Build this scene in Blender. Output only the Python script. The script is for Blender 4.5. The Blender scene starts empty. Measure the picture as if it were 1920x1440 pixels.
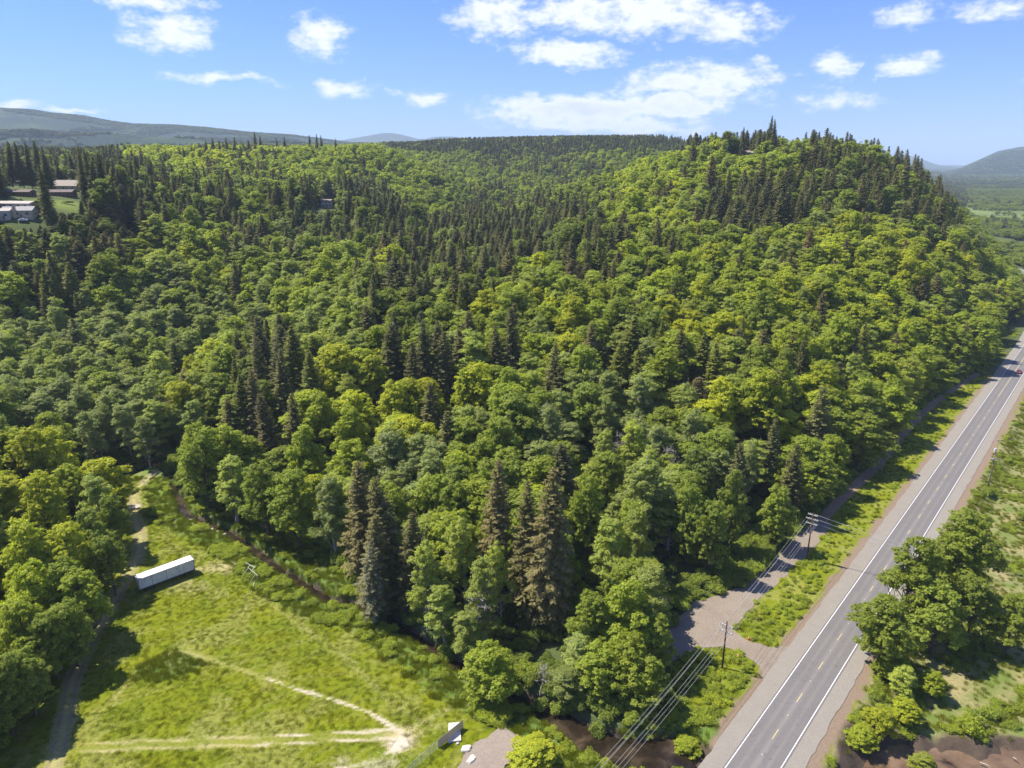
import bpy, math, random
import numpy as np
from mathutils import Vector

# ------------------------------------------------------------------ camera, sky, sun, exposure
sc = bpy.context.scene
CAM_H = 100.0
PITCH = math.radians(17.5)
FOC = 1332.0
CP, SP = math.cos(PITCH), math.sin(PITCH)
cam_data = bpy.data.cameras.new("camera")
cam = bpy.data.objects.new("camera", cam_data)
sc.collection.objects.link(cam)
cam.location = (0, 0, CAM_H)
cam.rotation_euler = (math.pi / 2 - PITCH, 0, 0)
cam_data.sensor_width = 36.0
cam_data.lens = FOC / 1920.0 * 36.0
cam_data.clip_start = 1.0
cam_data.clip_end = 60000.0
sc.camera = cam

SUN_AZ_X, SUN_AZ_Y = -0.94, 0.33          # towards the sun (behind left of the view)
SUN_EL = math.radians(57)
sun_d = bpy.data.lights.new("sun", 'SUN')
sun_d.energy = 4.9
sun_d.angle = math.radians(0.55)
sun_d.color = (1.0, 0.94, 0.82)
sun = bpy.data.objects.new("sun", sun_d)
sc.collection.objects.link(sun)
n_ = math.hypot(SUN_AZ_X, SUN_AZ_Y)
to_sun = Vector((SUN_AZ_X / n_ * math.cos(SUN_EL), SUN_AZ_Y / n_ * math.cos(SUN_EL), math.sin(SUN_EL)))
sun.rotation_euler = to_sun.to_track_quat('Z', 'Y').to_euler()

sc.view_settings.view_transform = 'Standard'
sc.view_settings.look = 'None'
sc.view_settings.exposure = 0.86
sc.view_settings.gamma = 1.0
sc.view_settings.use_curve_mapping = False
sc.render.engine = 'CYCLES'
cy = sc.cycles
cy.max_bounces = 7
cy.diffuse_bounces = 4
cy.glossy_bounces = 2
cy.transmission_bounces = 4
cy.transparent_max_bounces = 6
cy.volume_bounces = 1
cy.use_denoising = True
cy.sample_clamp_indirect = 8.0
cy.caustics_reflective = False
cy.caustics_refractive = False


def ray(px, py):
    u = (px - 960.0) / FOC
    v = (720.0 - py) / FOC
    return u, CP + v * SP, -SP + v * CP


def at(px, py, z=0.0):
    """the place on level ground (height z) that shows at a photo pixel"""
    x, y, zz = ray(px, py)
    t = (z - CAM_H) / zz
    return x * t, y * t


def at_d(px, py, d):
    x, y, zz = ray(px, py)
    t = d / y
    return x * t, d, CAM_H + zz * t


def proj(x, y, z):
    dz = z - CAM_H
    depth = y * CP - dz * SP
    up = y * SP + dz * CP
    return 960 + FOC * x / depth, 720 - FOC * up / depth, depth


# ------------------------------------------------------------------ node helpers
def new_mat(name):
    m = bpy.data.materials.new(name)
    m.use_nodes = True
    nt = m.node_tree
    nt.nodes.clear()
    return m, nt


def N(nt, typ, **kw):
    n = nt.nodes.new(typ)
    for k, v in kw.items():
        if k.startswith('i_'):
            key = k[2:]
            key = int(key) if key.isdigit() else key.replace('_', ' ')
            n.inputs[key].default_value = v
        else:
            setattr(n, k, v)
    return n


def L(nt, a, b):
    nt.links.new(a, b)


def math_n(nt, op, a, b=None, c=None, clamp=False):
    n = nt.nodes.new('ShaderNodeMath')
    n.operation = op
    n.use_clamp = clamp
    for i, v in enumerate((a, b, c)):
        if v is None:
            continue
        if isinstance(v, (int, float)):
            n.inputs[i].default_value = v
        else:
            nt.links.new(v, n.inputs[i])
    return n.outputs[0]


def mixc(nt, fac, a, b, blend='MIX'):
    n = nt.nodes.new('ShaderNodeMix')
    n.data_type = 'RGBA'
    n.blend_type = blend
    for i, v in ((0, fac), (6, a), (7, b)):
        if isinstance(v, (int, float)):
            n.inputs[i].default_value = v
        elif isinstance(v, (tuple, list)):
            n.inputs[i].default_value = (*v[:3], 1)
        else:
            nt.links.new(v, n.inputs[i])
    return n.outputs[2]


def ramp(nt, fac, stops, interp='LINEAR'):
    n = nt.nodes.new('ShaderNodeValToRGB')
    n.color_ramp.interpolation = interp
    el = n.color_ramp.elements
    while len(el) > 1:
        el.remove(el[-1])
    el[0].position = stops[0][0]
    c = stops[0][1]
    el[0].color = (c, c, c, 1) if isinstance(c, (int, float)) else (*c, 1)
    for p, c in stops[1:]:
        e = el.new(p)
        e.color = (c, c, c, 1) if isinstance(c, (int, float)) else (*c, 1)
    nt.links.new(fac, n.inputs[0])
    return n.outputs[0]


def noise(nt, vec, scale, detail=4, rough=0.55, dist=0.0, dim='3D'):
    n = nt.nodes.new('ShaderNodeTexNoise')
    n.noise_dimensions = dim
    n.inputs['Scale'].default_value = scale
    n.inputs['Detail'].default_value = detail
    n.inputs['Roughness'].default_value = rough
    n.inputs['Distortion'].default_value = dist
    if vec is not None:
        nt.links.new(vec, n.inputs['Vector'])
    return n.outputs[0]


# ------------------------------------------------------------------ world: sky and clouds
world = bpy.data.worlds.new("World")
sc.world = world
world.use_nodes = True
wt = world.node_tree
wt.nodes.clear()
sky = N(wt, 'ShaderNodeTexSky', sky_type='NISHITA', sun_disc=False)
sky.sun_elevation = SUN_EL
sky.sun_rotation = math.atan2(SUN_AZ_X, SUN_AZ_Y)
sky.altitude = 100
sky.air_density = 1.0
sky.dust_density = 0.35
sky.ozone_density = 3.0
SKY_STRENGTH = 0.089
tc = N(wt, 'ShaderNodeTexCoord')
sep = N(wt, 'ShaderNodeSeparateXYZ')
L(wt, tc.outputs['Generated'], sep.inputs[0])
az = math_n(wt, 'MULTIPLY', math_n(wt, 'ARCTAN2', sep.outputs[0], sep.outputs[1]), 57.2958)
elv = math_n(wt, 'MULTIPLY', math_n(wt, 'ARCSINE', sep.outputs[2]), 57.2958)
comb = N(wt, 'ShaderNodeCombineXYZ')
L(wt, az, comb.inputs[0])
L(wt, math_n(wt, 'MULTIPLY', elv, 1.9), comb.inputs[1])
cvec = comb.outputs[0]
wx = noise(wt, cvec, 0.32, 3, 0.6)
wn2 = N(wt, 'ShaderNodeVectorMath', operation='ADD')
L(wt, cvec, wn2.inputs[0]); wn2.inputs[1].default_value = (31.7, 11.3, 5.1)
wy = noise(wt, wn2.outputs[0], 0.32, 3, 0.6)
azw = math_n(wt, 'ADD', az, math_n(wt, 'MULTIPLY', math_n(wt, 'SUBTRACT', wx, 0.5), 4.0))
elw = math_n(wt, 'ADD', elv, math_n(wt, 'MULTIPLY', math_n(wt, 'SUBTRACT', wy, 0.5), 2.0))
BLOBS = [  # photo pixel centre, half sizes in pixels, thickness
    (280, 0, 110, 22, .9), (325, 62, 88, 36, 1), (597, 68, 58, 36, 1), (422, 148, 110, 13, .85),
    (650, 170, 52, 17, .95), (800, 178, 48, 19, 1), (735, 178, 26, 9, .6),
    (930, 25, 95, 45, 1), (1090, 22, 150, 34, 1.0), (1230, 26, 140, 40, 1.1), (1370, 50, 80, 36, 1),
    (1070, 100, 110, 22, 1.1), (1300, 153, 150, 32, 1.1), (1390, 175, 90, 20, .7),
    (1100, 206, 180, 27, 1.5), (1270, 196, 110, 20, 1.3), (1120, 232, 180, 15, 1.2), (1240, 244, 130, 14, .9),
    (1560, 190, 110, 30, .65), (1565, 124, 46, 22, 1), (1710, 118, 62, 24, 1), (1425, 118, 28, 13, .8),
    (1710, 22, 62, 26, .9), (1860, 18, 75, 26, .85), (1600, 12, 40, 10, .4), (1240, 95, 25, 10, .45), (1655, 142, 18, 8, .7),
    (35, 200, 42, 9, 1), (135, 212, 50, 7, 1), (1850, 262, 190, 24, .30), (1890, 285, 160, 12, .4),
    (2150, 120, 160, 60, 1), (-260, 90, 150, 40, 1), (-200, 190, 120, 20, .9), (2200, 230, 120, 25, .8), (1300, -120, 330, 60, 1.2), (300, -140, 180, 40, 1),
]
fld = None
for bx_, by_, rx_, ry_, st_ in BLOBS:
    dx, dy, dz = ray(bx_, by_)
    r_ = math.sqrt(dx * dx + dy * dy + dz * dz)
    a0 = math.degrees(math.atan2(dx, dy)); e0 = math.degrees(math.asin(dz / r_))
    sx = math.degrees(rx_ / FOC) / r_ ** 1.0 * 1.0
    sy = math.degrees(ry_ / FOC) / r_
    qa = math_n(wt, 'MULTIPLY', math_n(wt, 'SUBTRACT', azw, a0), 1 / sx)
    qe = math_n(wt, 'MULTIPLY', math_n(wt, 'SUBTRACT', elw, e0), 1 / sy)
    rr = math_n(wt, 'ADD', math_n(wt, 'MULTIPLY', qa, qa), math_n(wt, 'MULTIPLY', qe, qe))
    g = math_n(wt, 'MULTIPLY', math_n(wt, 'POWER', 2.718, math_n(wt, 'MULTIPLY', rr, -0.8)), st_)
    fld = g if fld is None else math_n(wt, 'MAXIMUM', fld, g)
# the rest of the sky dome carries scattered clouds of the same kind
gen = noise(wt, cvec, 0.045, 3, 0.5)
outside = math_n(wt, 'MULTIPLY', math_n(wt, 'SUBTRACT', math_n(wt, 'ABSOLUTE', az), 50.0), 0.05, clamp=True)
up_ = math_n(wt, 'MULTIPLY', math_n(wt, 'SUBTRACT', elv, 20.0), 0.08, clamp=True)
outm = math_n(wt, 'MAXIMUM', outside, up_)
genf = math_n(wt, 'MULTIPLY', math_n(wt, 'MULTIPLY', math_n(wt, 'SUBTRACT', gen, 0.5), 6.0, clamp=True), outm)
fld = math_n(wt, 'MAXIMUM', fld, genf)
det = noise(wt, cvec, 0.62, 7, 0.62)
det2 = noise(wt, cvec, 2.6, 4, 0.6)
dens = math_n(wt, 'ADD', fld, math_n(wt, 'MULTIPLY', math_n(wt, 'SUBTRACT', det, 0.5), 1.65))
dens = math_n(wt, 'ADD', dens, math_n(wt, 'MULTIPLY', math_n(wt, 'SUBTRACT', det2, 0.5), 0.35))
mr = N(wt, 'ShaderNodeMapRange', interpolation_type='SMOOTHSTEP')
mr.inputs['From Min'].default_value = 0.30
mr.inputs['From Max'].default_value = 1.10
L(wt, math_n(wt, 'MULTIPLY', dens, math_n(wt, 'MULTIPLY', fld, 3.0, clamp=True)), mr.inputs['Value'])
cfac = math_n(wt, 'MULTIPLY', mr.outputs[0], 0.93)
shd = N(wt, 'ShaderNodeMapRange')
shd.inputs['From Min'].default_value = 0.95
shd.inputs['From Max'].default_value = 1.7
L(wt, dens, shd.inputs['Value'])
ccol = mixc(wt, shd.outputs[0], (7.3, 7.4, 7.6), (5.2, 5.5, 6.1))
# pale, slightly blue sky towards the horizon
hz = math_n(wt, 'POWER', 2.718, math_n(wt, 'MULTIPLY', math_n(wt, 'MAXIMUM', elv, 0.0), -0.16))
skyc = mixc(wt, 1.0, sky.outputs[0], (0.42, 0.61, 1.20), 'MULTIPLY')
skyc = mixc(wt, math_n(wt, 'MULTIPLY', hz, 0.24), skyc, (3.8, 5.4, 8.0))
fin = mixc(wt, cfac, skyc, ccol)
bg = N(wt, 'ShaderNodeBackground')
bg.inputs['Strength'].default_value = SKY_STRENGTH
L(wt, fin, bg.inputs['Color'])
wo = N(wt, 'ShaderNodeOutputWorld')
L(wt, bg.outputs[0], wo.inputs['Surface'])

# ------------------------------------------------------------------ small numeric helpers
RNG = np.random.default_rng(7)


def _hash(ix, iy, seed):
    h = (ix.astype(np.int64) * 374761393 + iy.astype(np.int64) * 668265263 + seed * 1442695041) & 0xffffffff
    h = ((h ^ (h >> 13)) * 1274126177) & 0xffffffff
    return ((h ^ (h >> 16)) & 0xffff) / 65535.0


def vnoise(x, y, seed=0):
    x = np.asarray(x, float); y = np.asarray(y, float)
    ix = np.floor(x); iy = np.floor(y)
    fx = x - ix; fy = y - iy
    fx = fx * fx * (3 - 2 * fx); fy = fy * fy * (3 - 2 * fy)
    a = _hash(ix, iy, seed); b = _hash(ix + 1, iy, seed)
    c = _hash(ix, iy + 1, seed); d = _hash(ix + 1, iy + 1, seed)
    return (a * (1 - fx) + b * fx) * (1 - fy) + (c * (1 - fx) + d * fx) * fy


def fbm(x, y, seed=0, octv=4):
    s = 0; amp = 0.5; f = 1.0
    for k in range(octv):
        s = s + amp * vnoise(x * f, y * f, seed + k * 17)
        amp *= 0.5; f *= 2.03
    return s / (1 - 0.5 ** octv)


def sstep(a, b, x):
    t = np.clip((x - a) / (b - a), 0, 1)
    return t * t * (3 - 2 * t)


def poly_dist(x, y, P):
    """distance to a polyline and arc position (0..n-1 in vertex units)"""
    P = np.asarray(P, float)
    best = np.full(np.shape(x), 1e9); pos = np.zeros(np.shape(x)); side = np.zeros(np.shape(x))
    for i in range(len(P) - 1):
        ax, ay = P[i]; bx, by = P[i + 1]
        dx, dy = bx - ax, by - ay
        l2 = dx * dx + dy * dy
        t = np.clip(((x - ax) * dx + (y - ay) * dy) / l2, 0, 1)
        d = np.hypot(x - ax - t * dx, y - ay - t * dy)
        m = d < best
        best = np.where(m, d, best); pos = np.where(m, i + t, pos)
        side = np.where(m, np.sign(dx * (y - ay) - dy * (x - ax)), side)   # + = left of the direction
    return best, pos, side


def inside(x, y, P):
    P = np.asarray(P, float)
    r = np.zeros(np.shape(x), bool)
    n = len(P)
    for i in range(n):
        x1, y1 = P[i]; x2, y2 = P[(i + 1) % n]
        if y1 == y2:
            continue
        c = ((y1 > y) != (y2 > y)) & (x < (x2 - x1) * (y - y1) / (y2 - y1) + x1)
        r ^= c
    return r


# ------------------------------------------------------------------ plan of the place (metres)
_le = [at(1360, 1440), at(1612, 1085), at(1677, 995), at(1775, 850), at(1843, 760), at(1903.6, 670.6), at(1919, 645)]
_a = np.array(_le[0]); _b = np.array(_le[5])
_dir = (_b - _a) / np.linalg.norm(_b - _a)
_nrm = np.array([_dir[1], -_dir[0]])              # to the right
ctr0 = _a + _nrm * 3.65
ROAD = [tuple(ctr0 + _dir * s) for s in np.arange(-90, 371, 10.0)]
p = np.array(ROAD[-1]); ang = math.atan2(_dir[1], _dir[0])
for k in range(90):
    ang += math.radians(0.32 if k < 25 else (1.1 if k < 60 else 0.2))
    p = p + np.array([math.cos(ang), math.sin(ang)]) * 10
    ROAD.append(tuple(p))
ROAD = np.array(ROAD)

CREEK_PX = [(140, 905), (215, 903), (248, 892), (290, 868), (318, 888), (334, 930), (347, 966), (385, 984), (430, 1004), (480, 1036), (530, 1076), (575, 1104), (620, 1130), (675, 1142), (730, 1166),
            (790, 1205), (850, 1248), (900, 1280), (960, 1312), (1015, 1335), (1060, 1362), (1105, 1392), (1160, 1412), (1215, 1425), (1290, 1410)]
CREEK = np.array([at(a_, b_, -1.7) for a_, b_ in CREEK_PX])
CREEK_W = np.array([1.0, 2.0, 2.0, 1.0, 1.0, 1.0, 1.0, 1.2, 1.3, 1.2, 1.2, 1.4, 1.4, 1.2, 1.2, 1.2, 1.2, 1.2, 1.5, 2.0, 2.6, 3.2, 3.8, 4.2, 3.6])
POND = np.array([at(a_, b_, -3.0) for a_, b_ in [(1600, 1400), (1660, 1388), (1720, 1392), (1770, 1395), (1815, 1400), (1850, 1412), (1880, 1398), (1925, 1405), (1960, 1380), (2060, 1400),
                                                 (2060, 1640), (1560, 1640), (1560, 1500)]])

LEFT_EDGE = [(-160, 1560), (-40, 1440), (10, 1370), (50, 1300), (90, 1232), (135, 1150), (180, 1085), (215, 1010), (212, 950), (185, 905)]
CENTRE_EDGE = [(215, 872), (300, 868), (335, 925), (400, 950), (480, 955), (560, 985), (600, 1010), (660, 1075), (745, 1150), (800, 1190), (860, 1232), (925, 1280), (1010, 1320),
               (1080, 1345), (1150, 1368), (1215, 1330), (1250, 1240), (1252, 1190), (1300, 1120), (1385, 1098), (1440, 1045), (1490, 990), (1555, 935),
               (1612, 875), (1680, 800), (1738, 748), (1795, 715), (1838, 680), (1862, 620), (1880, 575), (1893, 545), (1905, 520)]
OPEN = [at(a_, b_) for a_, b_ in LEFT_EDGE + CENTRE_EDGE]
tip = ROAD[np.argmin(np.abs(ROAD[:, 1] - OPEN[-1][1]))]
OPEN_POLY = np.array(OPEN + [tuple(ROAD[k] + np.array([-14.0, 0])) for k in range(len(ROAD)) if ROAD[k][1] > OPEN[-1][1] + 15] + [(3500, 1500), (3500, -300), (-200, -300)])

# terrain control: photo pixel, distance, height of the canopy that shows there
CTRL = [
    # left wood and creek valley
    (0, 800, 185, 24), (100, 700, 230, 22), (0, 650, 265, 22), (100, 600, 310, 22), (250, 620, 300, 22), (350, 640, 300, 24), (420, 600, 330, 22), (200, 540, 350, 22), (60, 540, 350, 24),
    (100, 460, 350, 20), (200, 430, 390, 16), (300, 460, 400, 18), (400, 500, 380, 20), (440, 560, 350, 24), (330, 420, 450, 18), (20, 470, 345, 18),
    (30, 409, 392, 0), (60, 392, 415, 0), (120, 383, 445, 0), (30, 372, 455, 0), (110, 360, 515, 0), (30, 350, 560, 0), (-150, 400, 400, 0), (-300, 380, 450, 0),
    (200, 380, 450, 6), (180, 310, 560, 24), (60, 300, 700, 26), (250, 330, 560, 16), (430, 400, 500, 20), (500, 450, 430, 22), (540, 400, 520, 20), (480, 350, 620, 20),
    (620, 388, 560, 0), (600, 420, 500, 22), (380, 330, 650, 18), (300, 280, 900, 18), (420, 280, 900, 18), (100, 285, 1200, 24), (300, 272, 1500, 24), (500, 285, 900, 20), (560, 275, 1300, 20), (100, 275, 2000, 24), (400, 268, 2200, 24),
    # middle rise
    (600, 560, 300, 20), (650, 600, 280, 20), (640, 500, 350, 22), (500, 640, 260, 26), (700, 660, 245, 22), (700, 460, 430, 22), (780, 430, 480, 20), (720, 380, 600, 20), (800, 400, 620, 18),
    # knoll left of the ravine
    (650, 330, 780, 20), (620, 290, 880, 20), (680, 268, 960, 20), (740, 290, 930, 20), (780, 320, 900, 20), (840, 370, 840, 20), (560, 310, 800, 20), (770, 350, 800, 20), (870, 385, 820, 20),
    # far side of the ravine and plantation ridge
    (820, 290, 1300, 20), (900, 345, 1050, 20), (880, 300, 1300, 20), (1000, 320, 1180, 20), (1000, 285, 1350, 18), (1000, 257, 1520, 18), (900, 258, 1600, 18), (800, 262, 1650, 18), (1150, 254, 1500, 18), (1100, 300, 1200, 20), (1200, 275, 1300, 18),
    (1250, 252, 1500, 18), (720, 268, 1600, 20), (950, 370, 900, 20), (1080, 350, 900, 20), (1000, 262, 1900, 18), (1200, 260, 1900, 18),
    # centre and right hill
    (960, 480, 385, 20), (960, 420, 520, 18), (960, 560, 300, 20), (900, 640, 250, 22), (1100, 640, 250, 22), (1100, 560, 300, 22), (1100, 480, 360, 22), (1050, 400, 560, 18), (1150, 400, 480, 20), (1200, 350, 580, 20),
    (1250, 300, 700, 20), (1250, 430, 400, 20), (1250, 500, 345, 20), (1250, 600, 272, 22), (1300, 270, 740, 20), (1350, 380, 470, 20), (1350, 300, 610, 18), (1330, 450, 400, 20), (1380, 250, 690, 20), (1450, 275, 650, 12), (1400, 288, 630, 8),
    (1450, 380, 460, 22), (1450, 320, 560, 18), (1450, 500, 345, 20), (1550, 258, 640, 24), (1550, 320, 530, 22), (1550, 400, 430, 22), (1550, 500, 340, 22), (1550, 600, 272, 22), (1550, 700, 225, 22),
    (1640, 262, 620, 26), (1640, 330, 530, 24), (1650, 420, 430, 24), (1650, 520, 345, 22), (1650, 600, 300, 22), (1700, 300, 610, 26), (1740, 330, 580, 26), (1740, 400, 480, 24), (1740, 500, 380, 22), (1740, 600, 320, 24),
    (1800, 400, 520, 26), (1830, 450, 470, 24), (1850, 520, 440, 24), (1800, 560, 370, 24), (1400, 640, 250, 22), (1400, 740, 210, 22), (1250, 740, 208, 22), (1100, 740, 206, 22), (960, 740, 205, 22),
    (800, 700, 225, 22), (700, 800, 190, 22), (560, 780, 195, 24), (450, 760, 205, 24), (380, 800, 195, 22), (880, 800, 185, 22), (1000, 830, 178, 22), (1200, 830, 178, 22), (1400, 830, 180, 22), (1550, 800, 192, 22),
]
cx, cyy, cz = [], [], []
for px_, py_, d_, h_ in CTRL:
    X_, Y_, Z_ = at_d(px_, py_, d_)
    cx.append(X_); cyy.append(Y_); cz.append(max(Z_ - h_, 0.0))
for a_, b_ in LEFT_EDGE + CENTRE_EDGE[::2]:
    X_, Y_ = at(a_, b_)
    cx.append(X_); cyy.append(Y_); cz.append(0.0)
for k in range(0, len(ROAD), 3):
    for off in (-16, 16):
        t_ = ROAD[min(k + 1, len(ROAD) - 1)] - ROAD[max(k - 1, 0)]
        t_ = t_ / np.linalg.norm(t_)
        q = ROAD[k] + np.array([t_[1], -t_[0]]) * off
        cx.append(q[0]); cyy.append(q[1]); cz.append(0.0 if off < 0 else -2.0)
for X_, Y_, Z_ in [(0, 0, 0), (-60, 60, 0), (-140, 100, 2), (-200, 140, 8), (-300, 100, 25), (-500, 200, 70), (-600, 0, 60), (100, 0, 0), (300, 0, -2), (300, 150, -2), (500, 300, -2), (700, 600, -2), (0, -100, 0), (-300, -100, 20), (300, -100, -2),
                   (900, 1000, -2), (900, 1500, -2), (1200, 2200, -2), (1600, 2800, -2), (1400, 800, -2), (2000, 1500, -2), (2000, 0, -2), (-1500, 0, 90), (-2200, 1500, 95), (-1500, 2500, 85), (-600, 2600, 85), (300, 2600, 110),
                   (500, 1300, 70), (520, 1000, 60), (470, 850, 80), (700, 1900, 30), (620, 1500, 30), (610, 1000, -2), (430, 700, 40), (500, 780, 5), (720, 1150, -2), (850, 1400, -2), (1020, 1700, -2), (1250, 2050, -2), (1100, 1400, -2), (640, 850, -2), (900, 1700, -2), (1050, 2100, -2), (1250, 2500, -2), (1000, 2500, 5), (800, 2100, 5), (730, 1700, 5), (700, 1450, 5), (900, 2800, 10), (-1000, 700, 85), (-1000, 1300, 85), (-200, 200, 4), (-250, 260, 6), (-260, 330, 12), (-400, 330, 60), (-330, 400, 72), (-160, 260, 2), (-120, 320, 4),
                   (-330, 260, 30), (-420, 250, 50)]:
    cx.append(X_); cyy.append(Y_); cz.append(Z_)
cx, cyy, cz = map(np.array, (cx, cyy, cz))
_D = np.hypot(cx[:, None] - cx[None], cyy[:, None] - cyy[None])
_K = np.sqrt(_D ** 2 + 15.0 ** 2) * -1.0
_K += np.eye(len(cx)) * 4.0
_A = np.block([[_K, np.ones((len(cx), 1))], [np.ones((1, len(cx))), np.zeros((1, 1))]])
_w = np.linalg.solve(_A, np.append(cz, 0))
GX = np.arange(-2600, 2601, 13.0)
GY = np.arange(-300, 2900, 13.0)
_gx, _gy = np.meshgrid(GX, GY)
_g = np.zeros(_gx.shape) + _w[-1]
for i in range(len(cx)):
    _g -= _w[i] * np.sqrt((_gx - cx[i]) ** 2 + (_gy - cyy[i]) ** 2 + 225.0)
GZ = np.clip(_g, -2.5, 170)

# distant ridges: crest line as photo pixels, distance, front depth
RIDGES = [
    ([(-500, 215), (-250, 198), (-60, 200), (0, 204), (60, 207), (100, 213), (150, 217), (200, 226), (250, 233), (330, 235), (400, 241), (470, 249), (550, 254), (640, 266), (720, 275), (800, 290)], 5200, 1900),
    ([(-500, 250), (-100, 246), (60, 244), (120, 252), (200, 250), (300, 255), (420, 262), (560, 268), (660, 274), (760, 284)], 3200, 900),
    ([(560, 285), (640, 263), (675, 257), (720, 249), (745, 250), (790, 262), (815, 256), (850, 256), (900, 263), (1000, 275)], 12500, 3000),
    ([(1600, 330), (1768, 330), (1790, 319), (1812, 312), (1835, 299), (1870, 283), (1900, 276), (1930, 273), (2050, 262), (2250, 262), (2500, 300)], 6600, 1500),
    ([(1600, 305), (1700, 290), (1735, 300), (1752, 308), (1785, 314), (1800, 311), (1830, 320), (2100, 325)], 13000, 2500),
]


def terrain(x, y):
    x = np.asarray(x, float); y = np.asarray(y, float)
    fx = np.clip((x - GX[0]) / 13.0, 0, len(GX) - 1.001); fy = np.clip((y - GY[0]) / 13.0, 0, len(GY) - 1.001)
    ix = fx.astype(int); iy = fy.astype(int); tx = fx - ix; ty = fy - iy
    z = (GZ[iy, ix] * (1 - tx) + GZ[iy, ix + 1] * tx) * (1 - ty) + (GZ[iy + 1, ix] * (1 - tx) + GZ[iy + 1, ix + 1] * tx) * ty
    ratio = x / np.maximum(y, 50.0)
    farz = np.where(ratio > 0.50, -2.0, 85.0) * 1.0
    farz = -2.0 + 87.0 * (1 - sstep(0.22, 0.40, ratio))
    bl = sstep(1900, 2800, y)
    z = z * (1 - bl) + farz * bl
    for crest, D, W in RIDGES:
        c = np.array(crest, float)
        rx = []; rz = []
        for px_, py_ in c:
            X_, Y_, Z_ = at_d(px_, py_, D)
            rx.append(X_ / Y_); rz.append(Z_)
        cr = np.interp(ratio, rx, rz, left=-50, right=-50)
        n1 = fbm(x / (W * 0.35), y / (W * 0.35), 5, 4) - 0.5
        fall = 1 - np.clip(np.abs(y - D) / W, 0, 1) ** 1.3
        zz = cr * fall * np.where(fall < 1, 1 + n1 * 0.5 * np.clip(np.abs(y - D) / W * 2, 0, 1), 1)
        z = np.maximum(z, np.where((y > D - W) & (y < D + W), zz, -50))
    # flats
    near = (y < 800) & (x > -300) & (x < 800)
    if np.any(near):
        xn = x[near] if x.ndim else x; yn = y[near] if y.ndim else y
        zn = z[near] if z.ndim else z
        d, pos, side = poly_dist(xn, yn, ROAD)
        wroad = 1 - sstep(9, 22, d)
        ins = inside(xn, yn, OPEN_POLY)
        base = np.where(ins & (side < 0) & (d > 9), -2.0 * sstep(9, 16, d), 0.0)
        dd, _, _ = poly_dist(xn, yn, OPEN_POLY[:42])
        wop = np.where(ins, 1.0, 1 - sstep(0, 26, dd))
        w = np.maximum(wop, wroad * np.where(side > 0, 1, 1))
        zn = zn * (1 - w) + base * w
        # creek channel
        d, pos, side = poly_dist(xn, yn, CREEK)
        cw = np.interp(pos, np.arange(len(CREEK)), CREEK_W)
        wob = (fbm(xn / 2.2, yn / 2.2, 31, 3) - 0.5) * 1.6
        zn = zn - 2.3 * (1 - sstep(-0.5, 1.5, d - cw + wob))
        # muddy pond on the right
        dp, _, _ = poly_dist(xn, yn, np.vstack([POND, POND[:1]]))
        sd = np.where(inside(xn, yn, POND), -dp, dp) + (fbm(xn / 3.0, yn / 3.0, 33, 3) - 0.5) * 4
        zn = zn - 1.6 * (1 - sstep(-3.0, 1.5, sd))
        rd, _, _ = poly_dist(xn, yn, ROAD)
        rel = np.where((side > 0) & (yn < 260), sstep(34, 44, rd), sstep(10, 14, rd)) * (fbm(xn / 4, yn / 4, 3, 4) - 0.5) * 0.5 * np.where(inside(xn, yn, OPEN_POLY), 1, 3)
        zn = zn + rel * 0.6
        if x.ndim:
            z = z.copy(); z[near] = zn
        else:
            z = zn
    return z


def tz(x, y):
    return float(terrain(np.array([x]), np.array([y]))[0])


# ------------------------------------------------------------------ mesh helpers
def link(o, parent=None):
    sc.collection.objects.link(o)
    if parent is not None:
        o.parent = parent
    return o


def tag(o, label=None, category=None, group=None, kind=None):
    if label: o['label'] = label
    if category: o['category'] = category
    if group: o['group'] = group
    if kind: o['kind'] = kind
    return o


def mesh_np(name, V, F, mats=(), mat_idx=None, smooth=False):
    """V (n,3); F list of arrays, each (m,k)"""
    me = bpy.data.meshes.new(name)
    V = np.asarray(V, np.float32)
    if not isinstance(F, (list, tuple)):
        F = [F]
    F = [np.asarray(f, np.int32) for f in F if len(f)]
    me.vertices.add(len(V)); me.vertices.foreach_set('co', V.ravel())
    loops = np.concatenate([f.ravel() for f in F])
    counts = np.concatenate([np.full(len(f), f.shape[1], np.int32) for f in F])
    starts = np.concatenate([[0], np.cumsum(counts)[:-1]]).astype(np.int32)
    me.loops.add(len(loops)); me.loops.foreach_set('vertex_index', loops)
    me.polygons.add(len(counts)); me.polygons.foreach_set('loop_start', starts)
    for m in mats:
        me.materials.append(m)
    if mat_idx is not None:
        me.polygons.foreach_set('material_index', np.asarray(mat_idx, np.int32))
    me.update(calc_edges=True)
    me.polygons.foreach_set('use_smooth', np.full(len(counts), smooth))
    return me


def box_vf(cx, cy, cz, sx, sy, sz):
    V = np.array([(cx + a * sx / 2, cy + b * sy / 2, cz + c * sz / 2) for a in (-1, 1) for b in (-1, 1) for c in (-1, 1)])
    F = np.array([(0, 1, 3, 2), (4, 6, 7, 5), (0, 4, 5, 1), (2, 3, 7, 6), (0, 2, 6, 4), (1, 5, 7, 3)])
    return V, F


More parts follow.
